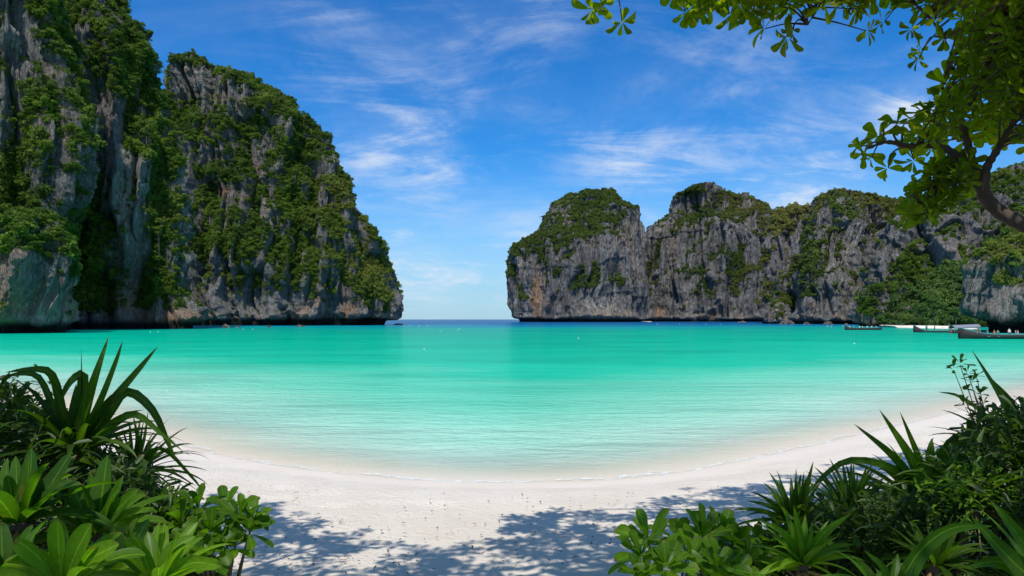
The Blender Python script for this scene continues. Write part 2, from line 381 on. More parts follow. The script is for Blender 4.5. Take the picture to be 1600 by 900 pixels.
# ------------------------------------------------------------------ cliffs
def clump_mesh(name, mat, n=300, flat=.8, seed=0, leaf=.2):
    """one shrub or tree crown of radius about 1 made of leaf sprays"""
    rs = np.random.RandomState(seed); V = []; Fc = []
    lobes = rs.normal(0, .42, (6, 3))*[1, 1, .55]; lr = rs.uniform(.38, .62, 6)
    for i in range(n):
        kx = rs.randint(6); d = rs.normal(size=3); d /= np.linalg.norm(d); d[2] = abs(d[2])*.9-.15 if rs.rand() < .8 else d[2]
        c = lobes[kx]+d*lr[kx]*rs.uniform(.75, 1.05)*[1, 1, flat]
        nn = d+rs.normal(0, .55, 3); nn /= np.linalg.norm(nn); a = np.cross(nn, rs.normal(size=3)); a /= np.linalg.norm(a); b = np.cross(nn, a)
        L = leaf*rs.uniform(.6, 1.3); W = L*rs.uniform(.45, .8); k0 = len(V)
        V += [c-a*L, c+b*W, c+a*L-nn*L*.3, c-b*W]; Fc.append((k0, k0+1, k0+2, k0+3))
    return mesh(name, np.array(V), np.array(Fc), mat, smooth=False)
def clump_collection(name, mat, n, leaf, seed):
    c = bpy.data.collections.new(name)
    for i in range(4):
        c.objects.link(bpy.data.objects.new('shrub', clump_mesh('shrub', mat, n, (.8, .65, .95, .7)[i], seed+i, leaf)))
    return c
CC_near = clump_collection('near_shrubs', M_bush, 700, .105, 1)
CC_far = clump_collection('far_shrubs', M_bush_far, 240, .18, 11)
CC_forest = clump_collection('forest_crowns', M_forest, 700, .11, 21)
def scatter(name, pts, scale, coll, label, cat, seed=0, tilt=.3, squash=1.0):
    rs = np.random.RandomState(seed); n = len(pts); me = bpy.data.meshes.new(name)
    me.vertices.add(n); me.vertices.foreach_set('co', np.asarray(pts, dtype=np.float32).ravel())
    a = me.attributes.new('rot', 'FLOAT_VECTOR', 'POINT')
    a.data.foreach_set('vector', np.stack([rs.normal(0, tilt, n), rs.normal(0, tilt, n), rs.uniform(0, 6.28, n)], 1).astype(np.float32).ravel())
    a = me.attributes.new('siz', 'FLOAT_VECTOR', 'POINT')
    sc = np.stack([scale, scale, scale*np.where(rs.rand(n) < .22, rs.uniform(1.3, 2.2, n), rs.uniform(.6, 1.1, n))], 1); a.data.foreach_set('vector', sc.astype(np.float32).ravel())
    a = me.attributes.new('pick', 'INT', 'POINT'); a.data.foreach_set('value', rs.randint(0, 4, n).astype(np.int32))
    o = link(name, me); ng = bpy.data.node_groups.new(name, 'GeometryNodeTree')
    ng.interface.new_socket('Geometry', in_out='INPUT', socket_type='NodeSocketGeometry'); ng.interface.new_socket('Geometry', in_out='OUTPUT', socket_type='NodeSocketGeometry')
    N = ng.nodes; gi = N.new('NodeGroupInput'); go = N.new('NodeGroupOutput'); ip = N.new('GeometryNodeInstanceOnPoints'); ci = N.new('GeometryNodeCollectionInfo')
    ci.inputs[0].default_value = coll; ci.inputs[1].default_value = True; ip.inputs['Pick Instance'].default_value = True
    def na(nm, ty):
        x = N.new('GeometryNodeInputNamedAttribute'); x.data_type = ty; x.inputs[0].default_value = nm
        return [o_ for o_ in x.outputs if o_.enabled and o_.name == 'Attribute'][0]
    ng.links.new(gi.outputs[0], ip.inputs['Points']); ng.links.new(ci.outputs[0], ip.inputs['Instance'])
    ng.links.new(na('pick', 'INT'), ip.inputs['Instance Index']); ng.links.new(na('rot', 'FLOAT_VECTOR'), ip.inputs['Rotation'])
    ng.links.new(na('siz', 'FLOAT_VECTOR'), ip.inputs['Scale']); ng.links.new(ip.outputs[0], go.inputs[0])
    md = o.modifiers.new('scatter', 'NODES'); md.node_group = ng
    return tag(o, label, cat, kind='stuff')

def massif(name, label, Lp, Rp, dL, dR, dT, bmin=20, bratio=.55, seed=0, nth=300, nh=200, mat=None, amp=1.0, notch=3.0, notch_d=3.0,
           veg=.5, vpx=(), spx=(), ppx=(), nclump=2000, csize=1.8, coll=None, vlabel='', unit=1.0, expo=2.6, extra=None, shrub='shrubs', depth_off=0, overh=0):
    """a limestone tower lofted from its outline: Lp/Rp are the left and right edges from the waterline to the summit"""
    def prof(pr, d):
        v0, v1 = pr[0][1], pr[-1][1]; o = []
        for (u, v) in pr:
            fr_ = ((v0-v)/(v0-v1))**2 if v0 != v1 else 0
            p = at(u, v, d+(dT-d)*fr_); o.append(p)
        o = np.array([tuple(p) for p in o]); o[:, 2] = np.maximum.accumulate(o[:, 2]+np.arange(len(o))*1e-3); return o
    apexz = None
    A = prof(Lp, dL); B = prof(Rp, dR); H = max(A[-1, 2], B[-1, 2])
    if A[-1, 2] < H: A = np.vstack([A, B[-1]+[0, 0, 1e-3]])
    elif B[-1, 2] < H: B = np.vstack([B, A[-1]+[0, 0, 1e-3]])
    ss_ = np.linspace(0, 1, nh); zc = -5+(H+5)*np.sin(ss_*math.pi/2*.9995)**1.15
    # smooth profiles a little
    def samp(Pf, zq): return np.stack([np.interp(zq, Pf[:, 2], Pf[:, 0]), np.interp(zq, Pf[:, 2], Pf[:, 1])], 1)
    def sm(Pf):
        acc = 0
        for o in (-.02, -.01, 0, .01, .02): acc = acc+samp(Pf, np.clip(zc+o*H, -9, H))
        r = acc/5; wgt = sstep(zc/H, .93, 1)[:, None]; return r*(1-wgt)+samp(Pf, zc)*wgt
    a2 = sm(A); b2 = sm(B)
    cen = (a2+b2)/2; ax = (b2-a2)/2; al = np.maximum(np.linalg.norm(ax, axis=1), 1e-4)
    pr = np.stack([ax[:, 1], -ax[:, 0]], 1)/al[:, None]; pr[pr[:, 1] > 0] *= -1
    bb = np.minimum(np.maximum(al*bratio, 0), 1e9); bb = np.maximum(bb, np.minimum(bmin, al*1.2))
    nf = int(nth*.82); th = np.concatenate([np.linspace(-.12*math.pi, 1.12*math.pi, nf), np.linspace(1.12*math.pi, 1.88*math.pi, nth-nf+2)[1:-1]])
    ct = -np.cos(th); st_ = np.sin(th); e = 2/expo
    cx = np.sign(ct)*np.abs(ct)**e; sy = np.sign(st_)*np.abs(st_)**e
    V = np.empty((nh, nth, 3))
    for c_ in (0, 1): V[:, :, c_] = cen[:, None, c_]+ax[:, None, c_]*cx[None]+pr[:, None, c_]*bb[:, None]*sy[None]
    V[:, :, 2] = zc[:, None]
    def normals(V):
        du = np.roll(V, -1, 1)-np.roll(V, 1, 1); dv = np.gradient(V, axis=0); n = np.cross(du, dv); n /= np.maximum(np.linalg.norm(n, axis=2), 1e-9)[..., None]
        c = V.mean(axis=1, keepdims=True); o = V-c; flip = (n*o).sum() < 0; return -n if flip else n
    N_ = normals(V); Pf = V.reshape(-1, 3); Nf = N_.reshape(-1, 3); u = unit
    fade = np.repeat(np.clip(al/(6*u), 0, 1), nth)
    W = Pf+np.stack([vn(Pf/(14*u), seed+50), vn(Pf/(14*u), seed+51), vn(Pf/(14*u), seed+52)*1.5], 1)*3*u
    d = 6.0*u*fbm(W/np.array([32, 32, 60])/u, 2, seed)                               # buttresses
    d = d+8.5*u*(fbm(W/np.array([13, 13, 80])/u, 2, seed+3, .5, True)-.25)             # vertical ribs
    d = d+5.0*u*(fbm(W/np.array([4.2, 4.2, 42])/u, 3, seed+9, .5, True)-.2)
    d = d+2.1*u*fbm(W/np.array([6, 6, 6])/u, 4, seed+15, .6)
    d = d+.8*u*fbm(Pf/np.array([1.6, 1.6, 3])/u, 3, seed+21, .6, True)
    crk = np.abs(vn(W/np.array([7, 7, 55])/u, seed+77)); d = d-3.2*u*(1-sstep(crk, 0, .16))
    led = vn(W/np.array([40, 40, 9])/u, seed+31); d = d+1.6*u*sstep(led, 0, .25)
    rib = d.copy(); d = (d-np.percentile(d, 72))*amp*fade-csize*.35*np.clip(veg, 0, 1)
    z = Pf[:, 2]; nw = notch*(1+.32*vn(Pf*[1, 1, 0]/(11*u), seed+41)+.35*vn(Pf*[1, 1, 0]/(3.1*u), seed+42))
    if notch > 0:
        d = d-(notch_d+ d*.5)*(1-sstep(z, nw*.55, nw*1.15))+.8*u*np.exp(-((z-nw*1.6)/(.5*notch))**2)
    if overh: d = d-overh*(1-sstep(z, 0, notch*5))
    Nh = Nf.copy(); Nh[:, 2] *= .45
    Pf = Pf+Nh*d[:, None]
    if extra is not None: Pf = extra(Pf, Nf)
    V = Pf.reshape(nh, nth, 3); N2 = normals(V).reshape(-1, 3)
    # what the photograph shows growing where
    uu = 800+F*Pf[:, 0]/np.maximum(Pf[:, 1], 1); vv = HV-F*(Pf[:, 2]-CZ)/np.maximum(Pf[:, 1], 1)
    g = veg+.42*fbm(Pf/np.array([24, 24, 34])/u, 3, seed+61, .6)+.68*fbm(Pf/np.array([5, 5, 9])/u, 3, seed+66, .65)+.75*(np.clip(N2[:, 2], -.3, .9)-.25)-.030*(rib-rib.mean())/u
    def areas(lst, base=0.):
        r = np.zeros(len(Pf))+base
        for (cu, cv, ru, rv, dl) in lst: r = r+dl*np.exp(-((uu-cu)/ru)**2-((vv-cv)/rv)**2)
        return r
    g = g+areas(vpx); g = g-1.2*(1-sstep(z, notch*1.2, notch*1.2+5*u))
    vg = sstep(g, .30, .66)
    if name == 'rock': spx = spx+[(u, v, 9e3, 9e3, -2) for u, v in [(800, 500)]] if spx else [(800, 500, 9e3, 9e3, -2)]
    waterline_mask = 1-sstep(z, notch*.5, notch*1.25) if notch > 0 else 0*z  # full in the lower notch, fading out just above it
    stain = np.clip(areas(spx)+(.25+.55*(1-sstep(z, 4*u, 15*u)))*sstep(fbm(Pf/np.array([8, 8, 14])/u, 3, seed+71), .05, .4), 0, 1)
    pale = np.clip(areas(ppx)+.15, 0, 1)
    I = np.arange(nh*nth).reshape(nh, nth); J = np.roll(I, -1, 1)
    quads = np.stack([I[:-1], J[:-1], J[1:], I[1:]], -1).reshape(-1, 4)
    me = mesh(name, Pf, quads, mat, smooth=True, attrs={'veg': vg, 'waterline_mask': waterline_mask, 'stain': stain, 'pale': pale})
    o = tag(link(name, me), label, 'cliff', kind='structure')
    # shrubs rooted on the rock
    Q = Pf[quads]; cf = Q.mean(1); ar = np.linalg.norm(np.cross(Q[:, 2]-Q[:, 0], Q[:, 3]-Q[:, 1]), axis=1)/2
    wv = vg[quads].mean(1); toc = np.array([0, 0, CZ])-cf; nq = N2[quads].mean(1)
    facing = (nq*toc).sum(1)/np.linalg.norm(toc, axis=1)
    p = ar*(wv**1.5+.015)*(facing > -.35)*(cf[:, 2] > notch*1.3+.5*u); p /= p.sum()
    rs = np.random.RandomState(seed+5); pick = rs.choice(len(cf), nclump, p=p)
    sc = csize*rs.lognormal(0, .5, nclump)*(.45+.55*wv[pick]); sc = np.clip(sc, csize*.28, csize*2.1)
    pts = cf[pick]+nq[pick]*(sc*.12)[:, None]+[0, 0, .1]
    if nclump: scatter(shrub, pts, sc, coll, vlabel, 'shrubs', seed)
    return o

def boulder(Pf, Nf):     # the rounded rock nose that juts out high on the buttress
    c = np.array(tuple(at(137, 160, 214))); r = np.array([3.6, 6, 6.2])
    e = ((Pf-c)/r); q_ = (e**2).sum(1); push = np.exp(-q_*1.2)*6.5
    d = np.array([.12, -1, -.1]); Pn = Pf+push[:, None]*d
    c2 = np.array(tuple(at(138, 196, 214))); q2 = (((Pf-c2)/[4, 6, 1.6])**2).sum(1); Pn = Pn-np.exp(-q2)[:, None]*d*4
    return Pn
massif('cliff', 'tall cliff buttress of grey ribs and trees filling the left, with a rounded rock nose high up',
       [(70, 515), (60, 400), (40, 200), (20, 50), (0, -60), (20, -140)], [(318, 515), (312, 460), (303, 420), (290, 370), (275, 310), (262, 255), (248, 190), (241, 150), (232, 95), (212, 60), (193, 25), (177, -5), (150, -50), (110, -100), (60, -140)],
       228, 242, 246, expo=4.0, seed=3, nth=460, nh=420, mat=M_rock_near, notch=3.0, notch_d=4, veg=.62, bratio=.34, bmin=15,
       vpx=[(205, 350, 30, 120, -.5), (150, 160, 22, 30, -1.1), (165, 230, 25, 60, -.5), (250, 480, 90, 26, -.6), (300, 400, 26, 150, -.35), (130, 430, 26, 60, .6), (100, 90, 100, 90, .25), (215, 100, 45, 70, .4), (300, 420, 25, 80, -.2), (75, 300, 60, 100, .2), (180, 180, 30, 60, .1), (245, 230, 30, 60, .25)],
       spx=[(192, 330, 8, 40, .8), (180, 470, 30, 22, .8), (225, 480, 14, 18, .6), (132, 175, 7, 16, .7)], ppx=[(200, 300, 40, 90, .5), (230, 480, 60, 25, .5), (147, 150, 14, 26, .4)],
       nclump=14000, csize=1.15, coll=CC_near, extra=boulder, shrub='cliff_shrubs', vlabel='dark green trees and shrubs clinging to the tall left buttress')
massif('cliff', 'cliff at the left edge of the picture, thick with trees, nearest on its side',
       [(-330, 520), (-320, 300), (-300, 100), (-250, -50), (-120, -170)], [(150, 520), (142, 430), (132, 330), (122, 200), (108, 100), (92, 20), (70, -50), (20, -130), (-60, -180), (-120, -190)],
       172, 196, 190, seed=23, nth=420, nh=400, mat=M_rock_near, notch=3.0, veg=.72, bratio=.30,
       vpx=[(28, 50, 28, 70, -.75), (10, 180, 20, 60, -.2), (80, 60, 25, 60, .1), (60, 350, 60, 60, .2), (120, 480, 60, 40, -.4)], spx=[(0, 360, 20, 20, .5)], ppx=[(30, 60, 30, 70, .3)],
       nclump=11500, csize=1.15, coll=CC_near, shrub='cliff_shrubs', vlabel='trees and shrubs covering the cliff at the left edge')
massif('cliff', 'low bulging foot of the left cliff with a stained pale wall over the dark waterline notch',
       [(-200, 525), (-195, 450), (-170, 390), (-120, 350), (-60, 342)], [(133, 522), (131, 470), (122, 425), (105, 385), (85, 360), (50, 345), (0, 338), (-60, 336)],
       158, 166, 160, seed=33, nth=420, nh=220, mat=M_rock_near, notch=2.6, notch_d=4, veg=.42, bratio=.16, bmin=8, amp=.85, expo=3,
       vpx=[(70, 490, 60, 40, -.9), (60, 360, 80, 30, .5), (0, 450, 40, 60, -.3), (110, 410, 25, 30, .2)], spx=[(70, 485, 55, 25, .55), (105, 490, 6, 22, .6), (5, 400, 12, 25, .5)], ppx=[(75, 490, 60, 30, .4)],
       nclump=900, csize=1.35, coll=CC_near, shrub='cliff_shrubs', vlabel='scrub on the bulging foot of the left cliff')
massif('cliff', 'great rounded headland left of the bay mouth, clothed in trees, bare grey at its top left',
       [(262, 515), (258, 400), (252, 300), (250, 200), (249, 130), (253, 112), (268, 103), (290, 97)], [(600, 515), (612, 496), (613, 480), (608, 455), (599, 425), (588, 397), (574, 354), (562, 312), (549, 280), (533, 257), (511, 236), (491, 210), (471, 187), (448, 165), (425, 149), (400, 132), (372, 117), (345, 107), (325, 99), (310, 95)],
       362, 395, 380, seed=43, nth=520, nh=430, mat=M_rock_near, notch=3.6, notch_d=6, veg=.56, bratio=.50, unit=1.25,
       vpx=[(300, 128, 45, 38, -1.0), (350, 150, 30, 15, -.3), (380, 235, 40, 22, -.35), (415, 260, 20, 30, -.3), (430, 400, 10, 60, -.15), (345, 450, 18, 50, -.6), (450, 478, 130, 22, -.7), (360, 380, 30, 50, .3), (560, 330, 12, 60, -.25), (500, 250, 12, 60, -.25), (470, 130, 60, 30, .3), (405, 330, 30, 12, -.5), (365, 300, 30, 14, -.35), (560, 440, 30, 40, .25), (375, 420, 30, 40, .2)],
       spx=[(345, 300, 12, 10, .8), (405, 300, 14, 8, .8), (380, 165, 8, 12, .8), (395, 200, 8, 14, .5)], ppx=[(310, 125, 50, 40, .25), (450, 480, 120, 25, .3), (350, 440, 20, 50, .4), (435, 380, 20, 60, .3)],
       nclump=24000, csize=1.2, coll=CC_near, shrub='cliff_shrubs', vlabel='trees clothing the great rounded left headland')
massif('cliff', 'domed headland right of the bay mouth, green cap over grey rock with an ochre scar at its foot',
       [(800, 503), (794, 485), (790, 460), (789, 430), (793, 405), (803, 385), (818, 376), (835, 366), (852, 345), (864, 328), (880, 315), (900, 306), (925, 301)], [(1007, 503), (1007, 450), (1006, 390), (1004, 352), (998, 330), (984, 314), (968, 304), (950, 299)],
       880, 880, 900, seed=53, nth=330, nh=260, mat=M_rock_far, notch=4.0, notch_d=8, veg=.30, amp=.55, expo=2.05, bratio=.85, unit=2.3,
       vpx=[(930, 330, 55, 28, .32), (990, 400, 25, 80, -.4), (945, 390, 42, 20, -.7), (900, 400, 25, 14, -.4), (860, 400, 40, 40, .25), (920, 480, 50, 20, -.6), (845, 455, 16, 35, -.4), (970, 440, 30, 14, .3), (985, 470, 20, 30, .15), (1000, 420, 6, 80, -.3), (880, 370, 40, 20, .2), (870, 440, 20, 20, .15)],
       spx=[(840, 460, 9, 30, 1.3), (930, 482, 34, 13, 1.0)], ppx=[(928, 478, 34, 16, .9), (806, 410, 5, 8, .8), (799, 480, 5, 20, .6), (945, 390, 30, 15, .3)],
       nclump=24000, csize=1.3, coll=CC_far, shrub='far_shrubs', vlabel='green scrub on the domed headland right of the bay mouth')
massif('cliff', 'grey flat topped massif behind the cleft, scrub streaked, second from the bay mouth on the right',
       [(985, 505), (988, 440), (996, 395), (1009, 366), (1024, 348), (1040, 338), (1050, 330), (1054, 308), (1062, 296), (1080, 290)], [(1270, 505), (1262, 430), (1248, 380), (1225, 345), (1210, 333), (1200, 320), (1185, 312), (1162, 306), (1140, 302), (1125, 299), (1112, 291), (1095, 289)],
       1010, 890, 960, expo=2.2, seed=63, nth=420, nh=260, mat=M_rock_far, notch=4.0, notch_d=7, veg=.27, amp=.60, bratio=.34, unit=2.4,
       vpx=[(1150, 400, 22, 45, .55), (1145, 430, 45, 20, .35), (1080, 298, 30, 8, .4), (1130, 325, 25, 18, .3), (1060, 400, 25, 30, -.2), (1040, 470, 30, 30, -.2), (1150, 470, 50, 22, .12), (1075, 365, 30, 8, .2)],
       spx=[(1080, 488, 8, 14, .6)], ppx=[(1082, 485, 8, 15, .9)],
       nclump=20000, csize=1.25, coll=CC_far, shrub='far_shrubs', vlabel='patchy scrub on the grey flat topped massif')
massif('cliff', 'small saddle of grey rock low between two taller peaks of the right range',
       [(1185, 506), (1190, 420), (1200, 360), (1210, 340), (1222, 331), (1238, 327)], [(1350, 506), (1330, 430), (1310, 370), (1292, 342), (1278, 331), (1258, 327)],
       700, 660, 720, seed=73, nth=260, nh=200, mat=M_rock_far, notch=3, notch_d=5, veg=.34, amp=.75, bratio=.35, unit=2.0,
       vpx=[(1245, 332, 30, 8, .5), (1225, 350, 12, 20, .2), (1235, 400, 20, 40, -.4)], nclump=2500, csize=2.3, coll=CC_far, shrub='far_shrubs', vlabel='scrub on the low saddle of the right range')
massif('cliff', 'craggy grey peak with a pointed top and a green gully down its left flank',
       [(1190, 507), (1205, 470), (1222, 430), (1240, 390), (1256, 355), (1272, 334), (1287, 320), (1300, 300)], [(1500, 507), (1492, 420), (1470, 350), (1440, 322), (1415, 310), (1395, 307), (1378, 309), (1355, 312), (1340, 312), (1326, 308), (1316, 300), (1308, 296)],
       520, 480, 540, seed=83, nth=440, nh=300, mat=M_rock_mid, notch=3.2, notch_d=5, veg=.29, bratio=.30, unit=1.6,
       vpx=[(1290, 320, 12, 14, .8), (1255, 380, 16, 50, .7), (1350, 318, 40, 10, .35), (1390, 310, 14, 8, .6), (1400, 400, 14, 40, .5), (1330, 380, 40, 50, -.25), (1300, 420, 20, 40, -.2), (1340, 470, 40, 14, .45), (1260, 460, 30, 22, .25), (1370, 430, 30, 14, .2)],
       spx=[(1352, 375, 6, 12, .9), (1240, 480, 8, 12, .9), (1290, 437, 5, 8, .6)], ppx=[(1350, 370, 40, 30, .35), (1300, 400, 20, 60, .4), (1270, 495, 40, 8, .5)],
       nclump=14000, csize=1.0, coll=CC_far, shrub='far_shrubs', vlabel='green gully scrub on the craggy pointed peak')
massif('cliff', 'sharp grey spur standing out from the craggy peak, its tip the pointed summit',
       [(1238, 508), (1248, 460), (1258, 410), (1268, 365), (1280, 335), (1292, 315), (1300, 305)], [(1368, 508), (1362, 450), (1352, 395), (1342, 350), (1330, 322), (1320, 307), (1312, 300), (1306, 297)],
       470, 468, 485, seed=87, nth=300, nh=260, mat=M_rock_mid, notch=3.0, notch_d=4, veg=.20, bratio=.32, unit=1.2, amp=.8,
       vpx=[(1262, 390, 14, 60, .7), (1290, 315, 10, 10, .4), (1350, 450, 16, 40, .3)], ppx=[(1310, 400, 30, 60, .35)],
       nclump=2600, csize=1.2, coll=CC_far, shrub='far_shrubs', vlabel='scrub down the left side of the sharp grey spur')
massif('cliff', 'high grey cliff at the right edge rising behind the overhanging branches',
       [(1360, 509), (1372, 450), (1385, 390), (1405, 345), (1440, 325), (1480, 308), (1520, 285), (1560, 268), (1600, 258)], [(2050, 509), (2020, 400), (1960, 320), (1850, 260), (1750, 245), (1660, 246)],
       400, 380, 430, seed=93, nth=460, nh=300, mat=M_rock_mid, notch=3, notch_d=4, veg=.36, bratio=.30, unit=1.4,
       vpx=[(1570, 280, 50, 18, .5), (1440, 350, 25, 20, -.3), (1520, 400, 40, 40, .2), (1420, 400, 18, 40, .3), (1570, 320, 30, 20, -.2), (1470, 380, 30, 15, -.4), (1520, 370, 40, 8, -.3), (1460, 440, 80, 25, .4)],
       spx=[(1480, 395, 14, 8, .5)], ppx=[(1480, 390, 40, 20, .5)],
       nclump=7500, csize=1.6, coll=CC_near, shrub='cliff_shrubs', vlabel='trees on the high cliff at the right edge')
massif('hill', 'wooded slope behind the small far beach on the right',
       [(1385, 511), (1392, 495), (1405, 475), (1430, 455), (1470, 430), (1520, 405), (1560, 395)], [(1900, 511), (1850, 450), (1750, 400), (1650, 385), (1600, 388)],
       300, 280, 330, seed=103, nth=260, nh=120, mat=M_rock_mid, notch=0, veg=1.1, bratio=.22, unit=.8, amp=.8,
       vpx=[(1410, 475, 14, 14, -.6)], nclump=3200, csize=2.2, coll=CC_forest, shrub='forest', vlabel='bright green forest on the slope behind the small beach')
massif('cliff', 'near rock tower at the right edge with a dark overhang above the moored boats',
       [(1533, 524), (1530, 500), (1533, 478), (1541, 455), (1543, 430), (1538, 415), (1545, 395), (1565, 380), (1600, 370)], [(1950, 524), (1940, 450), (1900, 380), (1800, 345), (1700, 340), (1640, 355)],
       166, 160, 175, seed=113, nth=380, nh=260, mat=M_rock_near, notch=3.8, notch_d=5, veg=.46, bratio=.30, unit=.8, amp=.38,
       vpx=[(1590, 400, 50, 25, .5), (1560, 480, 40, 40, -.7), (1545, 400, 10, 20, .3)], spx=[(1590, 440, 20, 20, .3)], ppx=[(1580, 450, 30, 40, .5)],
       nclump=800, csize=1.2, coll=CC_near, shrub='cliff_shrubs', vlabel='scrub on the near rock tower at the right edge')
massif('cliff', 'rounded grey rock knob at the left end of the small far beach',
       [(1338, 512), (1340, 490), (1348, 466), (1358, 453), (1370, 447)], [(1404, 512), (1402, 490), (1397, 465), (1389, 452), (1380, 446)],
       315, 312, 318, seed=123, nth=200, nh=120, mat=M_rock_mid, notch=1.8, notch_d=2, veg=.22, bratio=.6, unit=.6,
       vpx=[(1350, 480, 14, 25, .5)], ppx=[(1392, 490, 12, 16, .8)], nclump=200, csize=1.3, coll=CC_near, shrub='cliff_shrubs', vlabel='scrub on the rounded rock knob')
massif('cliff', 'small grey rock standing at the water in front of the green gully',
       [(1197, 507), (1200, 490), (1206, 478), (1214, 472)], [(1238, 507), (1234, 490), (1228, 478), (1219, 471)],
       500, 500, 503, seed=133, nth=160, nh=80, mat=M_rock_mid, notch=1.5, notch_d=2, veg=.1, bratio=.6, unit=.6,
       ppx=[(1215, 490, 20, 20, .4)], nclump=30, csize=1.5, coll=CC_near, shrub='cliff_shrubs', vlabel='few shrubs on the small waterside rock')
massif('rock', 'low dark rock poking from the sea beside the left headland', [(610, 510), (614, 507), (618, 505.5)], [(632, 510), (627, 507), (621, 505)],
       395, 395, 395, seed=143, nth=60, nh=24, mat=M_rock_near, notch=0, veg=-1, bratio=.6, unit=.25, nclump=0)
massif('rock', 'brown boulder at the waterline beside the small grey rock', [(1219, 508), (1222, 503), (1228, 501)], [(1240, 508), (1237, 503), (1231, 501)],
       440, 440, 440, seed=153, nth=60, nh=24, mat=M_rock_near, notch=0, veg=-1, bratio=.6, unit=.3, spx=[(1230, 503, 20, 9, .8)], nclump=0)
for i, (u, w_, v_, Yr, lab) in enumerate([(352, 5, 506, 262, 'pale boulder in the dark notch below the cleft of the left cliffs'), (371, 3.5, 509, 262, 'small rock right of the pale boulder at the foot of the left headland'), (420, 4, 508, 275, 'fallen rock at the foot of the left headland, midway along'),
        (468, 5, 507.5, 300, 'fallen rock under the right half of the left headland'), (1262, 5, 503, 430, 'fallen rock right of the brown boulder'), (1295, 7, 502, 420, 'broad low rock under the pointed peak'), (1322, 4, 505, 400, 'little rock left of the rounded rock knob'), (1160, 6, 501.5, 700, 'low rock under the flat topped massif')]):
    vb = HV+CZ*F/Yr+.5
    massif('rock', lab, [(u-w_, vb), (u-w_*.8, (vb+v_)/2), (u-w_*.3, v_)], [(u+w_, vb), (u+w_*.85, (vb+v_)/2+.3), (u, v_-.4)], Yr, Yr, Yr, seed=300+i*7, nth=60, nh=24, mat=M_rock_mid, notch=0, veg=-1, bratio=.6, unit=.25, nclump=0)
# sand strips at the foot of the far cliffs
def sandbar(name, label, u0, u1, Y0, Y1, h):
    a, b = at(u0, HV, Y0), at(u1, HV, Y1); n = 40; V = []; Fc = []
    for i in range(n+1):
        t = i/n; p = a.lerp(b, t); wd = (Y0*.045)*math.sin(math.pi*min(1, max(.02, t)))**.5+.3
        for j, (dy, dz) in enumerate(((-1, -.8), (-.6, .1), (0, h*.8), (1, h), (2.2, h*1.1))):
            V.append((p.x, p.y+dy*wd, dz+(.12*math.sin(i*1.7) if j > 1 else 0)))
    for i in range(n):
        for j in range(4): kx = i*5+j; Fc.append((kx, kx+5, kx+6, kx+1))
    tag(link(name, mesh(name, V, Fc, M_sand, attrs={'waterline_mask': np.zeros(len(V)), 'soil': np.zeros(len(V))})), label, 'beach', kind='structure')
sandbar('beach', 'small pale beach under the wooded slope at the right', 1398, 1524, 262, 228, .8)
sandbar('beach', 'thin pale strip of sand at the cleft between the two far headlands', 968, 1018, 925, 900, .5)
sandbar('beach', 'thin pale ledge at the foot of the domed headland', 864, 888, 945, 935, .4)

# ------------------------------------------------------------------ boats, people, buoys
def hull(L, B, D, bow=.8, stern=.35, n=26):
    """open double-ended hull with real thickness, keel on x, waterline z=0"""
    V = []; Fc = []; ring = 9
    for i in range(n+1):
        t = i/n; x = (t-.5)*L; wd = B*.5*(math.sin(math.pi*min(1, max(0, t*.96+.02)))**.55); sh = D+bow*max(0, (t-.72)/.28)**2+stern*max(0, (.2-t)/.2)**2
        for sgn, th in ((1, 0), (-1, .86)):
            for j in range(ring):
                a = math.pi*(j/(ring-1)-.5)*(1 if sgn > 0 else -1); k0 = wd*(1 if sgn > 0 else .86)
                V.append((x, math.sin(a)*k0, sh-(sh+.3-(0 if sgn > 0 else .12))*math.cos(a)**.8 if math.cos(a) > 1e-6 else sh))
    m_ = 2*ring
    for i in range(n):
        for j in range(m_):
            q_ = (j+1) % m_; Fc.append((i*m_+j, i*m_+q_, (i+1)*m_+q_, (i+1)*m_+j))
    Fc.append(tuple(range(m_))); Fc.append(tuple(n*m_+j for j in range(m_))[::-1]); return V, Fc
def box(mb, c, sz, rz=0):
    cx, cy, cz = c; a, b, d = [q_/2 for q_ in sz]; co, si = math.cos(rz), math.sin(rz)
    V = [(cx+x*co-y*si, cy+x*si+y*co, cz+z) for z in (-d, d) for x, y in ((-a, -b), (a, -b), (a, b), (-a, b))]
    mb.add(V, [(3, 2, 1, 0), (4, 5, 6, 7), (0, 1, 5, 4), (1, 2, 6, 5), (2, 3, 7, 6), (3, 0, 4, 7)])
def skin_body(verts, edges, rad):
    me = bpy.data.meshes.new('body'); me.from_pydata(verts, edges, []); o = bpy.data.objects.new('body', me); COL.objects.link(o)
    o.modifiers.new('skin', 'SKIN'); o.modifiers.new('sub', 'SUBSURF').levels = 1
    for sv, r in zip(me.skin_vertices[0].data, rad): sv.radius = (r, r)
    me.skin_vertices[0].data[0].use_root = True
    dg = bpy.context.evaluated_depsgraph_get(); new = bpy.data.meshes.new_from_object(o.evaluated_get(dg)); bpy.data.objects.remove(o); return new
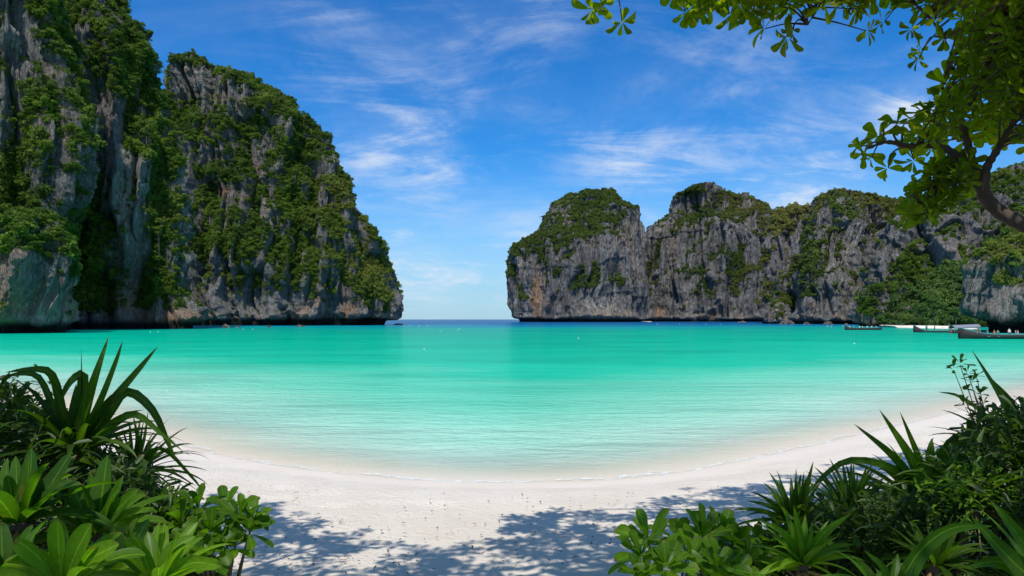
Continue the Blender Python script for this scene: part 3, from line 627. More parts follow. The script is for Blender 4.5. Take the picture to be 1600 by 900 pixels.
SIT = dict(verts=[(0, 0, .12), (0, .02, .35), (0, .03, .54), (0, .02, .64), (0, 0, .76), (0, 0, .88), (.1, -.02, .1), (.13, -.42, .24), (.12, -.5, -.12), (.12, -.6, -.16), (-.1, -.02, .1), (-.13, -.42, .24), (-.12, -.5, -.12), (-.12, -.6, -.16),
                  (.19, .03, .55), (.27, -.08, .32), (.16, -.3, .26), (.13, -.38, .24), (-.19, .03, .55), (-.27, -.08, .32), (-.16, -.3, .26), (-.13, -.38, .24)],
           edges=[(0, 1), (1, 2), (2, 3), (3, 4), (4, 5), (0, 6), (6, 7), (7, 8), (8, 9), (0, 10), (10, 11), (11, 12), (12, 13), (2, 14), (14, 15), (15, 16), (16, 17), (2, 18), (18, 19), (19, 20), (20, 21)],
           rad=[.15, .14, .16, .06, .10, .08, .1, .07, .05, .045, .1, .07, .05, .045, .065, .045, .035, .04, .065, .045, .035, .04])
STAND = dict(verts=[(0, 0, .95), (0, 0, 1.15), (0, 0, 1.38), (0, 0, 1.5), (0, -.01, 1.62), (0, 0, 1.74), (.1, 0, .88), (.12, -.02, .48), (.13, .02, .07), (.13, -.12, .03), (-.1, 0, .88), (-.12, -.05, .48), (-.13, 0, .07), (-.13, -.13, .03),
                    (.2, 0, 1.4), (.27, 0, 1.1), (.26, -.1, .86), (.26, -.14, .78), (-.2, 0, 1.4), (-.27, 0, 1.1), (-.26, -.1, .86), (-.26, -.14, .78)], edges=SIT['edges'], rad=SIT['rad'])
bodies = {}
def body_mesh(pose, shirt, legs):
    key = (pose, shirt.name, legs.name)
    if key not in bodies:
        me = skin_body(**(SIT if pose == 'sit' else STAND)); me.materials.clear()
        for m_ in (M_skin, shirt, legs, M_black): me.materials.append(m_)
        for p in me.polygons:
            c = p.center; z = c.z-(0 if pose == 'sit' else .83)
            p.material_index = 3 if z > .84 else (0 if z > .60 or (abs(c.x) > .235) or (pose == 'sit' and c.y < -.2 and z > .2 and abs(c.x) < .19 and False) else (1 if z > .17 and c.y > -.14 else (2 if z > -.35 and not (c.y < -.45) else 0)))
            p.use_smooth = True
        bodies[key] = me
    return bodies[key]
def person(loc, rz, pose, shirt, legs, label, group):
    r = bpy.data.objects.new('person', body_mesh(pose, shirt, legs)); COL.objects.link(r); r.location = loc; r.rotation_euler = (0, 0, rz); return tag(r, label, 'person', group)
def boat(name, label, c, rz, L, B, D, mat, inner, bow=.8, canopy=None, seats=5):
    r = empty(name, c, rz); tag(r, label, 'boat', 'long boats moored near the small beach')
    V, Fc = hull(L, B, D, bow); link('hull', mesh('hull', V, Fc, mat), None, r)
    g = MB()
    for sg in (1, -1):
        pts = []
        for i in range(21):
            t = i/20; wd = B*.5*(math.sin(math.pi*min(1, max(0, t*.96+.02)))**.55); sh = D+bow*max(0, (t-.72)/.28)**2+.35*max(0, (.2-t)/.2)**2
            pts.append(((t-.5)*L, sg*wd*.96, sh+.03))
        g.tube(pts, .07, 5)
    link('gunwale', g.build('gunwale', inner), None, r)
    for i in range(seats):
        mb = MB(); box(mb, ((i/(seats-1)-.5)*L*.62, 0, D*.55), (.5, B*.82, .07)); link('seat', mb.build('seat', inner, False), None, r)
    if canopy:
        h0, h1, x0, x1 = canopy; 
        for x in (x0, (x0+x1)/2, x1):
            for y in (-.42, .42):
                mb = MB(); mb.tube([(x*L, y*B, D*.5), (x*L, y*B, h0)], .05, 5); link('canopy_post', mb.build('canopy_post', M_white), None, r)
        V = []; Fc = []
        for i in range(9):
            for j in range(7):
                a = math.pi*j/6; V.append(((x0-.03+(x1-x0+.06)*i/8)*L, -math.cos(a)*B*.52, h0+math.sin(a)*(h1-h0)-.25*(i/8)))
        for i in range(8):
            for j in range(6): Fc.append((i*7+j, i*7+j+1, i*7+j+8, i*7+j+7))
        o = link('canopy', mesh('canopy', V, Fc, M_grey), None, r); md = o.modifiers.new('thick', 'SOLIDIFY'); md.thickness = .08
    return r
def onboat(b, x, y, z):
    return Matrix.Translation(b.location) @ Matrix.Rotation(b.rotation_euler.z, 4, 'Z') @ Vector((x, y, z))
p = at(1603, HV, 113); b3 = boat('longtail_boat', 'longest dark boat crowded with people, running out of the right edge under the overhang', (p.x, p.y, 0), math.pi-.05, 22, 3.0, .75, M_hull, M_teal, 1.1, None, 9)
p = at(1469, HV, 168); b2 = boat('longtail_boat', 'thin dark boat low in the water in front of the small beach', (p.x, p.y, 0), math.pi-.14, 12.5, 1.8, .45, M_hull, M_teal, 1.4, None, 5)
p = at(1349, HV, 208); b1 = boat('longtail_boat', 'small dark boat with pale seated people off the rock knob, leftmost boat', (p.x, p.y, 0), math.pi, 11.5, 1.8, .5, M_hull, M_hull, .7, None, 5)
p = at(1507, HV, 158); b4 = boat('longtail_boat', 'boat with a low grey canvas canopy beside the overhang, behind the longest boat', (p.x, p.y, 0), math.pi-.1, 6.6, 2.4, .6, M_red, M_grey, .3, (1.35, 2.1, -.42, .42), 3)
rs = np.random.RandomState(4); shirts = [(M_white, 'white'), (M_teal, 'teal'), (M_orange, 'orange'), (M_black, 'black'), (M_blue, 'blue'), (M_white, 'white')]
for i in range(17):
    x = 8.2-i*1.0+rs.uniform(-.2, .2); sh, nm = shirts[rs.randint(6)]; st_ = i in (1, 5, 11)
    person(onboat(b3, x, rs.uniform(-.7, .7), .62 if not st_ else .1), rs.uniform(0, 6), 'stand' if st_ else 'sit', sh, M_black if i % 3 else M_blue,
           ('person %s in the longest dark boat, %s top, number %s from its left end' % ('standing' if st_ else 'seated', nm, ('one two three four five six seven eight nine ten eleven twelve thirteen fourteen fifteen sixteen seventeen').split()[i])), 'people in the longest dark boat')
for i, x in enumerate((3.2, 1.3, -.6, -2.6, -4.2)):
    sh, nm = shirts[(i*2+1) % 6]; person(onboat(b2, x, 0, .42 if i > 1 else .2), i, 'sit' if i > 1 else 'stand', sh, M_black, 'person in a %s top %s in the thin low boat by the small beach' % (nm, 'seated' if i > 1 else 'standing'), 'people in the thin low boat')
for i, x in enumerate((4.3, 2.9, 1.2, .3, -1.2, -2.6, -4)):
    person(onboat(b1, x, 0, .5), i*1.3, 'sit', M_white, M_black if i % 2 else M_blue, 'person in a white top seated %s in the leftmost small boat' % ('farthest left', 'second from the left', 'third from the left', 'in the middle', 'third from the right', 'second from the right', 'farthest right')[i], 'people in the leftmost boat')
bu = MB(); n = 8
for i in range(6): pass
V = []; Fc = []
prof_ = [(0, -.3), (.28, -.2), (.38, 0), (.3, .22), (.14, .34), (.1, .55), (0, .6)]
for (r_, z_) in prof_:
    for j in range(n): V.append((r_*math.cos(j*2*math.pi/n), r_*math.sin(j*2*math.pi/n), z_))
for i in range(len(prof_)-1):
    for j in range(n): Fc.append((i*n+j, i*n+(j+1) % n, (i+1)*n+(j+1) % n, (i+1)*n+j))
bme = mesh('buoy', V, Fc, M_buoy)
BUOYS = [(632, 509.5, 'small white buoy nearest the low dark rock at the bay mouth'), (640, 509.3, 'small white buoy second from the low dark rock at the bay mouth'), (655, 509.6, 'small white buoy third from the low dark rock at the bay mouth'),
    (668, 509.2, 'small white buoy fourth and last of the line from the low dark rock'), (715, 516, 'small white buoy in mid bay, lower of a close pair'), (718, 514, 'small white buoy in mid bay, upper of a close pair'), (688, 518, 'small white buoy just left of the close pair in mid bay'),
    (663, 546, 'largest looking white buoy left of centre, nearest the viewer in the turquoise water'), (904, 529, 'lone white buoy in front of the domed headland'), (1335, 537, 'lone white buoy nearest the viewer on the right, below the leftmost boat'),
    (1293, 510, 'tiny white buoy left of the leftmost boat, farthest left of three'), (1299, 510.3, 'tiny white buoy in the middle of three left of the leftmost boat'), (1317, 510, 'tiny white buoy closest to the leftmost boat'),
    (1027, 506.5, 'tiny white buoy just right of the cleft between the far headlands'), (1062, 506.3, 'tiny white buoy below the summit of the flat topped massif'), (1103, 507, 'tiny white buoy left one of a pair below the flat topped massif'), (1126, 507, 'tiny white buoy right one of a pair below the flat topped massif'),
    (380, 515, 'tiny white buoy left one of a pair below the rounded left headland'), (395, 514.5, 'tiny white buoy right one of a pair below the rounded left headland'), (235, 519, 'tiny white buoy left one of a pair below the tall left buttress'), (247, 518.5, 'tiny white buoy right one of a pair below the tall left buttress')]
for (u, v, lab) in BUOYS:
    Yb = CZ*F/(v-HV); o = bpy.data.objects.new('buoy', bme); COL.objects.link(o); o.location = at(u, HV, Yb)-Vector((0, 0, CZ)); o.scale = [min(.6, .12+Yb/900)]*3
    tag(o, lab, 'buoy', 'white buoys on the bay')

# trees one can tell apart at the small far beach, and one on the skyline of the left headland
def far_tree(u, v, Yt, rad, h, label, seed, base=None, mat=M_forest, group='trees behind the small far beach'):
    c = at(u, v, Yt); z0 = c.z-h if base is None else base; o = Vector((c.x, c.y, z0)); r = empty('tree', o); tag(r, label, 'tree', group)
    mb = MB(); mb.tube([Vector((0, 0, -1)), Vector((.2, 0, (c.z-z0)*.5)), Vector((0, 0, c.z-z0))], [.16, .13, .08], 6)
    for a in range(4): mb.tube([Vector((.1, 0, (c.z-z0)*.55)), Vector((math.cos(a*1.6+seed)*rad*.6, math.sin(a*1.6+seed)*rad*.6, c.z-z0))], [.12, .05], 4)
    link('trunk', mb.build('trunk', M_trunk_far), None, r)
    cr = link('crown', clump_mesh('crown', mat, 900, .8, seed, .12), None, r); cr.location = (0, 0, c.z-z0); cr.scale = (rad, rad, rad*.85)
far_tree(1412, 498, 262, 3.0, 4, 'olive green tree at the left end of the small beach by the rock knob', 201)
far_tree(1437, 500, 258, 2.6, 3.5, 'brownish green tree third of the way along the small beach', 202)
far_tree(1436, 486, 266, 3.4, 6, 'taller tree standing behind the left half of the small beach', 203)
far_tree(1480, 497, 246, 2.8, 4.5, 'rounded bright green tree alone in front of the dark hollow by the small beach', 204)
far_tree(1493, 487, 254, 3.0, 6.5, 'bright green tree above and right of the rounded beach tree', 205)
far_tree(1512, 499, 240, 3.0, 4, 'low spreading bright tree at the right end of the small beach', 206)
far_tree(1522, 487, 246, 3.2, 6.5, 'green tree behind the right end of the small beach beside the rock tower', 207)
far_tree(1458, 478, 266, 3.6, 8, 'dense green tree high behind the middle of the small beach', 208)

# ------------------------------------------------------------------ leaves and plants
def sections(pts, W, wf, nrm_fn, fold, n):
    V = []; Fc = []; U = []
    for i, p in enumerate(pts):
        t = i/(len(pts)-1); d = (pts[min(i+1, len(pts)-1)]-pts[max(i-1, 0)])
        d = d.normalized() if d.length > 1e-9 else Vector((0, 0, 1))
        nn = nrm_fn(t, d); s_ = d.cross(nn)
        s_ = s_.normalized() if s_.length > 1e-4 else Vector((1, 0, 0)); nn = s_.cross(d)
        h = W*wf(t)/2; V += [p-s_*h+nn*h*fold, p, p+s_*h+nn*h*fold]; U += [(0, t), (.5, t), (1, t)]
    for i in range(len(pts)-1):
        a = i*3; Fc += [(a, a+1, a+4, a+3), (a+1, a+2, a+5, a+4)]
    return V, Fc, U
wf_pand = lambda t: (.72+.28*min(1, t*5))*max(.0, 1-t**1.5)**.8+.015
wf_broad = lambda t: (.30+.70*math.sin(math.pi*min(1, t**.8))**.9)*(1 if t < .97 else .4) if t < 1 else .02
wf_spoon = lambda t: .22+.78*math.sin(math.pi*min(1, t**1.5*.93))**.8 if t < .995 else .15
def leafpath(c, az, el, Ln, droop, n=11):
    d = Vector((math.cos(az)*math.cos(el), math.sin(az)*math.cos(el), math.sin(el))); pts = [Vector(c)]; h = Ln/(n-1)
    for i in range(n-1):
        pts.append(pts[-1]+d*h); d = (d+Vector((0, 0, -1))*droop*(h/Ln)*(.4+1.6*i/n)).normalized()
    return pts
VIEW = Vector((0, -1, .25))
def make_leaf(pts, W, wf, mat, parent, origin, fold=.35, twist=0, tocam=False, name='leaf'):
    def nf(t, d):
        base = VIEW if tocam else Vector((0, 0, 1))+VIEW*.25
        s_ = d.cross(base)
        if s_.length < .05: s_ = d.cross(Vector((.3, -1, 0)))
        n_ = s_.normalized().cross(d)*1.0
        return Matrix.Rotation(twist*(.4+t), 3, d) @ n_
    V, Fc, U = sections(pts, W, wf, nf, fold, len(pts))
    V = [v-origin for v in V]
    return link(name, mesh(name, [tuple(v) for v in V], Fc, mat, True, U), None, parent)
def rosette_plant(name, label, cat, c, Yd, N, Rpx, Wpx, mat, el=(12, 80), droop=1.0, wf=wf_pand, explicit=(), seed=0, group=None, az=(0, 360), fold=.35, stem=.035):
    rs = random.Random(seed); C = at(c[0], c[1], Yd); px = Yd/F; g = gz(C.x, C.y+.1); o = Vector((C.x, C.y+.1, g))
    r = empty(name, o); tag(r, label, cat, group)
    mb = MB(); mb.tube(curve([(0, 0, -.05), (rs.uniform(-.05, .05), .02, (C.z-g)*.5), tuple(C-o)], 4), [stem*1.2]*4+[stem]*5, 7)
    for i in range(10): # old leaf bases round the stem
        a = i*2.4; z = (C.z-g)*(.35+.06*i); mb.tube([(0, -.05, z), (math.cos(a)*stem*1.3, math.sin(a)*stem*1.3-.05, z+.03), (math.cos(a)*stem*2.2, math.sin(a)*stem*2.2-.05, z+.09)], [.012, .01, .003], 4)
    link('stem', mb.build('stem', M_bark), None, r)
    for e in explicit:
        pts, wpx = e[0], e[1]; dz = rs.uniform(-.12, .12)
        P_ = curve([at(u, v, Yd+dz*i/len(pts)*2) for i, (u, v) in enumerate(pts)], max(3, 12//(len(pts)-1)))
        make_leaf(P_, wpx*px, wf, mat, r, o, fold, rs.uniform(-.25, .25), True)
    for i in range(N):
        f = (i+.5)/N; a = R(az[0]+(i*137.5 % 360)/360*(az[1]-az[0])+rs.uniform(-8, 8)); e = R(el[1]-(el[1]-el[0])*f+rs.uniform(-9, 9))
        Ln = Rpx*px*rs.uniform(.75, 1.12)*(.85+.3*f)
        make_leaf(leafpath(C+Vector((math.cos(a), math.sin(a), 0))*stem, a, e, Ln, droop*rs.uniform(.6, 1.4)), Wpx*px*rs.uniform(.8, 1.15), wf, mat, r, o, fold, rs.uniform(-.5, .5))
    for i in range(4 if N > 20 else 2):
        a = rs.uniform(0, 6.28); Ln = Rpx*px*rs.uniform(.6, .9)
        make_leaf(leafpath(C-Vector((0, 0, .05)), a, R(rs.uniform(-25, 5)), Ln, 1.6), Wpx*px*.55, wf, M_dead, r, o, .9, rs.uniform(-1.5, 1.5))['label'] = 'withered brown leaf'
    return r
G1 = 'screw pine clumps at the edge of the sand'; G2 = 'broad leaved plants in the foreground'
rosette_plant('screw_pine', 'tall screw pine at the left, leaves spearing up over the water, others bent down', 'plant', (118, 708), 4.2, 44, 150, 13, M_pand, (0, 70), 1.2, explicit=[
    ([(118, 705), (140, 620), (170, 525)], 22), ([(120, 700), (152, 640), (180, 570), (192, 532)], 14), ([(122, 700), (165, 640), (215, 580), (247, 541)], 17),
    ([(124, 705), (170, 650), (200, 613), (238, 640), (262, 690), (275, 720)], 19), ([(124, 708), (175, 665), (212, 647), (250, 675), (287, 706)], 15),
    ([(113, 700), (125, 640), (131, 588), (112, 596), (95, 625), (82, 655)], 20), ([(105, 700), (98, 640), (82, 585), (50, 577), (8, 582)], 18), ([(100, 700), (85, 640), (62, 590), (30, 584), (-5, 594)], 14),
    ([(108, 700), (115, 640), (119, 600)], 17), ([(114, 700), (130, 640), (137, 583)], 18), ([(102, 700), (95, 650), (92, 610)], 12), ([(98, 705), (70, 660), (40, 618)], 15), ([(127, 702), (129, 640), (127, 543)], 7)], seed=1, group=G1)
rosette_plant('screw_pine', 'narrow leaved screw pine spilling onto the sand right of the tall left one', 'plant', (208, 740), 4.8, 60, 105, 8, M_pand, (-10, 85), 1.1, explicit=[
    ([(208, 740), (225, 690), (232, 640)], 9), ([(208, 740), (250, 700), (300, 745), (318, 770)], 8), ([(210, 740), (260, 735), (308, 760)], 7), ([(205, 740), (215, 690), (208, 648)], 9)], seed=2, group=G1)
rosette_plant('screw_pine', 'dark screw pine low in the thicket between the tall left one and the sand', 'plant', (165, 770), 4.4, 40, 100, 10, M_pand, (-10, 80), 1.2, seed=3, group=G1)
rosette_plant('screw_pine', 'thin leaved screw pine at the left edge by the waterside bush', 'plant', (20, 690), 5.2, 44, 85, 8, M_pand, (0, 85), 1.0, seed=4, group=G1)
rosette_plant('broad_leaf_plant', 'lily like plant with upright glossy leaves at the far left edge', 'plant', (30, 815), 3.1, 26, 120, 27, M_broad, (5, 82), .9, wf_broad, seed=5, group=G2,
              explicit=[([(28, 812), (45, 760), (50, 700)], 30), ([(30, 812), (70, 770), (112, 706)], 30), ([(25, 812), (10, 760), (12, 715)], 26)])
rosette_plant('broad_leaf_plant', 'plant with tall pointed leaves in the middle of the left foreground', 'plant', (152, 832), 3.3, 24, 105, 23, M_broad, (5, 80), .9, wf_broad, seed=6, group=G2,
              explicit=[([(152, 830), (160, 770), (168, 712)], 34), ([(153, 830), (180, 800), (216, 765)], 28), ([(150, 830), (125, 790), (110, 745)], 16)])
rosette_plant('broad_leaf_plant', 'bright plant of spoon shaped leaves sunlit at the bottom left', 'plant', (98, 915), 2.5, 13, 108, 30, M_bright, (10, 75), .8, wf_spoon, seed=7, group=G2,
              explicit=[([(98, 915), (92, 860), (90, 812)], 28), ([(100, 915), (118, 865), (143, 818)], 34), ([(96, 915), (60, 870), (24, 842)], 32), ([(102, 915), (140, 875), (186, 850)], 32)])
rosette_plant('broad_leaf_plant', 'bright pointed plant at the bottom left beside the sea lettuce stem', 'plant', (246, 905), 2.8, 18, 100, 21, M_bright, (8, 80), .8, wf_broad, seed=8, group=G2,
              explicit=[([(246, 905), (240, 860), (250, 815)], 20), ([(248, 905), (270, 860), (305, 838)], 26), ([(244, 905), (215, 860), (196, 842)], 22), ([(250, 908), (300, 880), (345, 885)], 26)])
rosette_plant('broad_leaf_plant', 'dark broad plant cut by the bottom left corner', 'plant', (5, 900), 2.6, 16, 95, 32, M_broad, (0, 80), .9, wf_broad, seed=9, group=G2)
rosette_plant('broad_leaf_plant', 'shaded broad plant low between the two bright bottom left plants', 'plant', (185, 885), 3.0, 18, 80, 22, M_broad, (0, 80), .9, wf_broad, seed=10, group=G2)
# right foreground
rosette_plant('screw_pine', 'large screw pine on the right with three leaves spearing over the sand', 'plant', (1442, 792), 5.0, 46, 140, 13, M_pand, (-5, 65), 1.3, explicit=[
    ([(1440, 788), (1402, 722), (1334, 662)], 22), ([(1444, 786), (1425, 722), (1374, 640)], 24), ([(1450, 786), (1440, 730), (1406, 643)], 17), ([(1446, 790), (1400, 735), (1330, 719), (1285, 745), (1262, 775)], 14),
    ([(1455, 786), (1453, 730), (1458, 690)], 20), ([(1458, 786), (1470, 715), (1500, 680), (1530, 690)], 18), ([(1462, 788), (1480, 740), (1520, 712), (1545, 745)], 16), ([(1452, 786), (1450, 735), (1445, 700)], 14)], seed=11, group=G1)
rosette_plant('screw_pine', 'screw pine rising at the right edge above the dark thicket', 'plant', (1592, 720), 4.6, 44, 130, 12, M_pand, (-10, 70), 1.2, explicit=[
    ([(1592, 715), (1572, 640), (1518, 546)], 17), ([(1597, 715), (1585, 640), (1548, 590)], 14), ([(1590, 715), (1545, 655), (1500, 620), (1465, 612)], 9), ([(1586, 720), (1530, 690), (1475, 700), (1450, 720)], 12), ([(1600, 715), (1615, 640), (1640, 580)], 18)], seed=12, group=G1)
rosette_plant('screw_pine', 'fine leaved screw pine fanning up left of the large right one', 'plant', (1328, 800), 4.6, 52, 88, 9, M_pand, (5, 88), .7, explicit=[
    ([(1328, 800), (1318, 760), (1296, 716)], 10), ([(1328, 800), (1330, 760), (1322, 725)], 10), ([(1330, 800), (1345, 760), (1364, 722)], 10), ([(1330, 800), (1360, 770), (1384, 742)], 9)], seed=13, group=G1)
rosette_plant('screw_pine', 'slim screw pine behind the bright one on the right, just above the shrub', 'plant', (1240, 815), 4.3, 40, 88, 11, M_pand, (5, 88), .8, explicit=[
    ([(1240, 812), (1225, 775), (1202, 738)], 13), ([(1240, 812), (1243, 770), (1244, 732)], 9), ([(1244, 812), (1258, 765), (1271, 720)], 13), ([(1238, 812), (1200, 790), (1166, 782)], 9)], seed=14, group=G1)
rosette_plant('screw_pine', 'bright sunlit screw pine low on the right with a pale heart', 'plant', (1254, 880), 3.7, 26, 92, 15, M_bright, (5, 85), .9, explicit=[
    ([(1252, 876), (1246, 830), (1240, 790)], 20), ([(1250, 876), (1225, 835), (1185, 812)], 15), ([(1256, 876), (1290, 830), (1330, 802)], 20), ([(1256, 878), (1300, 855), (1335, 850)], 14), ([(1248, 880), (1210, 880), (1190, 915)], 26)], seed=15, group=G1)
rosette_plant('broad_leaf_plant', 'huge strap leaves reaching in from the bottom right corner', 'plant', (1650, 940), 2.7, 8, 150, 30, M_broad, (10, 70), .9, wf_pand, seed=16, group=G2,
              explicit=[([(1650, 935), (1585, 880), (1518, 808)], 42), ([(1650, 930), (1600, 850), (1548, 782)], 34), ([(1640, 940), (1570, 880), (1510, 885)], 30)])
rosette_plant('broad_leaf_plant', 'plant with one long arching strap leaf at the bottom of the right thicket', 'plant', (1395, 950), 2.9, 14, 110, 22, M_broad, (10, 75), 1.0, wf_pand, seed=17, group=G2,
              explicit=[([(1397, 945), (1430, 870), (1485, 826), (1550, 822)], 34), ([(1392, 945), (1380, 890), (1350, 860)], 18)])
rosette_plant('screw_pine', 'dark screw pine in the middle of the right thicket', 'plant', (1520, 780), 4.2, 46, 120, 11, M_pand, (-10, 80), 1.1, seed=18, group=G1)
rosette_plant('screw_pine', 'shaded screw pine low behind the strap leaves at the bottom right', 'plant', (1460, 880), 3.8, 40, 100, 11, M_pand, (-10, 80), 1.1, seed=19, group=G1)

# obovate leaves, shared meshes
def obovate(name, mat, rows=8, wid=.40, curl=.18, fold=.22, seed=0):
    V = []; Fc = []; U = []
    for i in range(rows):
        t = math.sin(i/(rows-1)*math.pi/2)**.9; tt = .04+.96*t; hw = wid*.5*(tt**1.1*max(0, 1-tt**6)**.5*1.28+.03*(1-t)) if i < rows-1 else .02
        z = -curl*tt*tt+.03*math.sin(seed*2+t*5)
        V += [(-hw, tt, z+hw*fold*2), (0, tt, z), (hw, tt, z+hw*fold*2)]; U += [(0, t), (.5, t), (1, t)]
    for i in range(rows-1): a = i*3; Fc += [(a, a+1, a+4, a+3), (a+1, a+2, a+5, a+4)]
    return mesh(name, V, Fc, mat, True, U)
def leaf_mat4(c, d, up, Ln, roll=0, wk=1):
    y = d.normalized(); x = y.cross(up)
    x = x.normalized() if x.length > .02 else y.cross(Vector((1, .3, .2))).normalized(); z = x.cross(y)
    M = Matrix(((x.x, y.x, z.x), (x.y, y.y, z.y), (x.z, y.z, z.z))) @ Matrix.Rotation(roll, 3, 'Y') @ Matrix.Diagonal((Ln*wk, Ln, Ln))
    return Matrix.Translation(c) @ M.to_4x4()
def rosette_mats(c, axis, n, Ln, rs, lo=25, hi=95):
    axis = axis.normalized(); a = axis.cross(Vector((.3, .2, .9)))
    a = (a if a.length > .05 else axis.cross(Vector((1, 0, 0)))).normalized(); b = axis.cross(a); out = []
    off = rs.uniform(0, 6.28)
    for i in range(n):
        ph = off+i*2.4+rs.uniform(-.2, .2); th = R(lo+(hi-lo)*((i+.5)/n)+rs.uniform(-10, 10))
        rad = a*math.cos(ph)+b*math.sin(ph); d = axis*math.cos(th)+rad*math.sin(th)
        out.append(leaf_mat4(c+rad*.006+axis*.01*(n-i)/n*2, d, axis*math.sin(th)-rad*math.cos(th) if math.sin(th) > .1 else -rad, Ln*rs.uniform(.72, 1.1)*(.8+.3*i/n), rs.uniform(-.4, .4), rs.uniform(.85, 1.15)))
    return out
def joined(name, mats, proto, mat, parent=None, origin=Vector((0, 0, 0))):
    base = np.array([tuple(v.co)+(1,) for v in proto.vertices]); fc = np.array([tuple(p.vertices) for p in proto.polygons])
    U = np.zeros((len(base), 2)); 
    for l, d in zip(proto.loops, proto.uv_layers[0].data): U[l.vertex_index] = d.uv[:]
    Ms = np.array([np.array(m_) for m_ in mats]); V = np.einsum('nij,vj->nvi', Ms, base)[:, :, :3].reshape(-1, 3)-np.array(origin)
    Fc = (fc[None]+(np.arange(len(mats))*len(base))[:, None, None]).reshape(-1, 4)
    return link(name, mesh(name, V, Fc, mat, True, np.tile(U, (len(mats), 1))), None, parent)
NL = [obovate('leaf', M_naup, seed=i, wid=.46+.05*(i % 2), curl=.10+.1*i/3) for i in range(4)]
def sea_lettuce(label, foot, Yf, heads, seed, nleaf=11, thick=1.0):
    rs = random.Random(seed); B = at(foot[0], foot[1], Yf); o = Vector((B.x, B.y, gz(B.x, B.y))); r = empty('sea_lettuce_shrub', o); tag(r, label, 'shrub', 'sea lettuce shrubs on the sand')
    fork = Vector((B.x, B.y, o.z+(B.z-o.z)*(.55 if thick == 1 else .93))); mb = MB(); mb.tube([Vector((0, 0, -.05)), (fork-o)*.5+Vector((.01, 0, 0)), fork-o], [.022*thick, .019*thick, .017*thick], 7)
    link('stem', mb.build('stem', M_bark), None, r); cnt = 0; rest = []
    for (u, v, Y_, rp) in heads:
        C = at(u, v, Y_); ax = (C-fork); ax = (ax.normalized()+Vector((0, -.25, .9))).normalized()
        tw = MB(); mid = (fork+C)/2+Vector((rs.uniform(-.03, .03), 0, -.05*thick)); tw.tube([p_-o for p_ in curve([fork, mid, C], 5)], [(.013-.0008*i)*thick for i in range(11)], 6); link('branch', tw.build('branch', M_twig), None, r)
        for j, M in enumerate(rosette_mats(C, ax, nleaf, rp*Y_/F, rs, 12, 105)):
            if cnt < 290:
                lo_ = link('leaf', NL[j % 4], None, r); lo_.matrix_local = Matrix.Translation(-o) @ M; cnt += 1
            else: rest.append(M)
    if rest: tag(joined('foliage', rest, NL[0], M_naup, r, o), kind='stuff')
    return r
sea_lettuce('sea lettuce shrub on a thin bare stem at the left, against the shaded sand', (357, 880), 3.9,
            [(375, 812, 3.8, 48), (352, 800, 3.9, 44), (328, 836, 3.7, 46), (310, 800, 4.0, 44), (285, 822, 3.9, 46), (300, 850, 3.7, 42), (270, 792, 4.1, 40), (345, 850, 3.7, 40), (255, 835, 4.0, 44), (240, 805, 4.1, 40), (320, 872, 3.6, 36), (388, 835, 3.75, 40), (362, 858, 3.75, 36), (395, 815, 3.8, 34)], 31, 13)
rs0 = random.Random(5)
sea_lettuce('large sea lettuce shrub with rounded leaves left of the bright right screw pine', (1030, 930), 3.9,
            [(1015, 852, 3.8, 62), (1000, 872, 3.7, 50), (1060, 850, 4.0, 56), (1095, 845, 3.9, 62), (1125, 845, 4.0, 64), (1148, 858, 4.0, 54), (1080, 880, 3.7, 54), (1120, 890, 3.6, 56), (1040, 890, 3.6, 50), (1165, 880, 3.8, 52), (1180, 855, 4.1, 46), (1150, 905, 3.6, 52), (1075, 865, 4.2, 44), (1190, 890, 4.0, 46), (1105, 870, 4.1, 48), (1000, 900, 3.6, 46)], 32, 13)
sea_lettuce('sprig of small leaves on a bare twig rising over the water at the right edge', (1550, 690), 4.4,
            [(1500, 570, 4.35, 17), (1512, 585, 4.35, 15), (1490, 578, 4.35, 15), (1518, 600, 4.4, 16), (1530, 618, 4.4, 18), (1535, 632, 4.4, 16), (1508, 636, 4.4, 18), (1526, 590, 4.35, 13), (1545, 648, 4.4, 18), (1520, 655, 4.4, 14)], 33, 6, .45)

# undergrowth that fills the thickets: nobody could count it
def envelope(pts, u): return float(np.interp(u, [p_[0] for p_ in pts], [p_[1] for p_ in pts]))
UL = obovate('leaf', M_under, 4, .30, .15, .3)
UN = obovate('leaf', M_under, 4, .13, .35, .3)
def thicket(name, label, env, u0, u1, Y0, Y1, n, seed):
    rs = random.Random(seed); m1 = []; m2 = []; r = empty(name, at((u0+u1)/2, 900, (Y0+Y1)/2)); o = Vector(r.location)
    while len(m1)+len(m2) < n:
        u = rs.uniform(u0, u1); t = rs.random()**1.3; v = envelope(env, u); Y_ = rs.uniform(Y0, Y1); v = v+t*(960-v)+rs.gauss(0, 8)
        P_ = at(u, v, Y_)
        if P_.z < gz(P_.x, P_.y): continue
        d = Vector((rs.gauss(0, 1), rs.gauss(0, 1), rs.gauss(.5, .8))); (m1 if rs.random() < .5 else m2).append(leaf_mat4(P_, d, Vector((rs.gauss(0, .6), rs.gauss(0, .6), 1)), rs.uniform(.06, .17), 0))
    a = joined(name, m1, UL, M_under); b_ = joined(name, m2, UN, M_under); bpy.data.objects.remove(r)
    tag(a, label, 'undergrowth', kind='stuff'); tag(b_, label.replace('leafy', 'grassy'), 'undergrowth', kind='stuff')
thicket('undergrowth', 'dark leafy undergrowth of the left thicket', [(-150, 600), (0, 605), (50, 640), (90, 690), (150, 715), (220, 745), (270, 790), (300, 840), (330, 900), (350, 960)], -150, 350, 3.9, 5.6, 15000, 41)
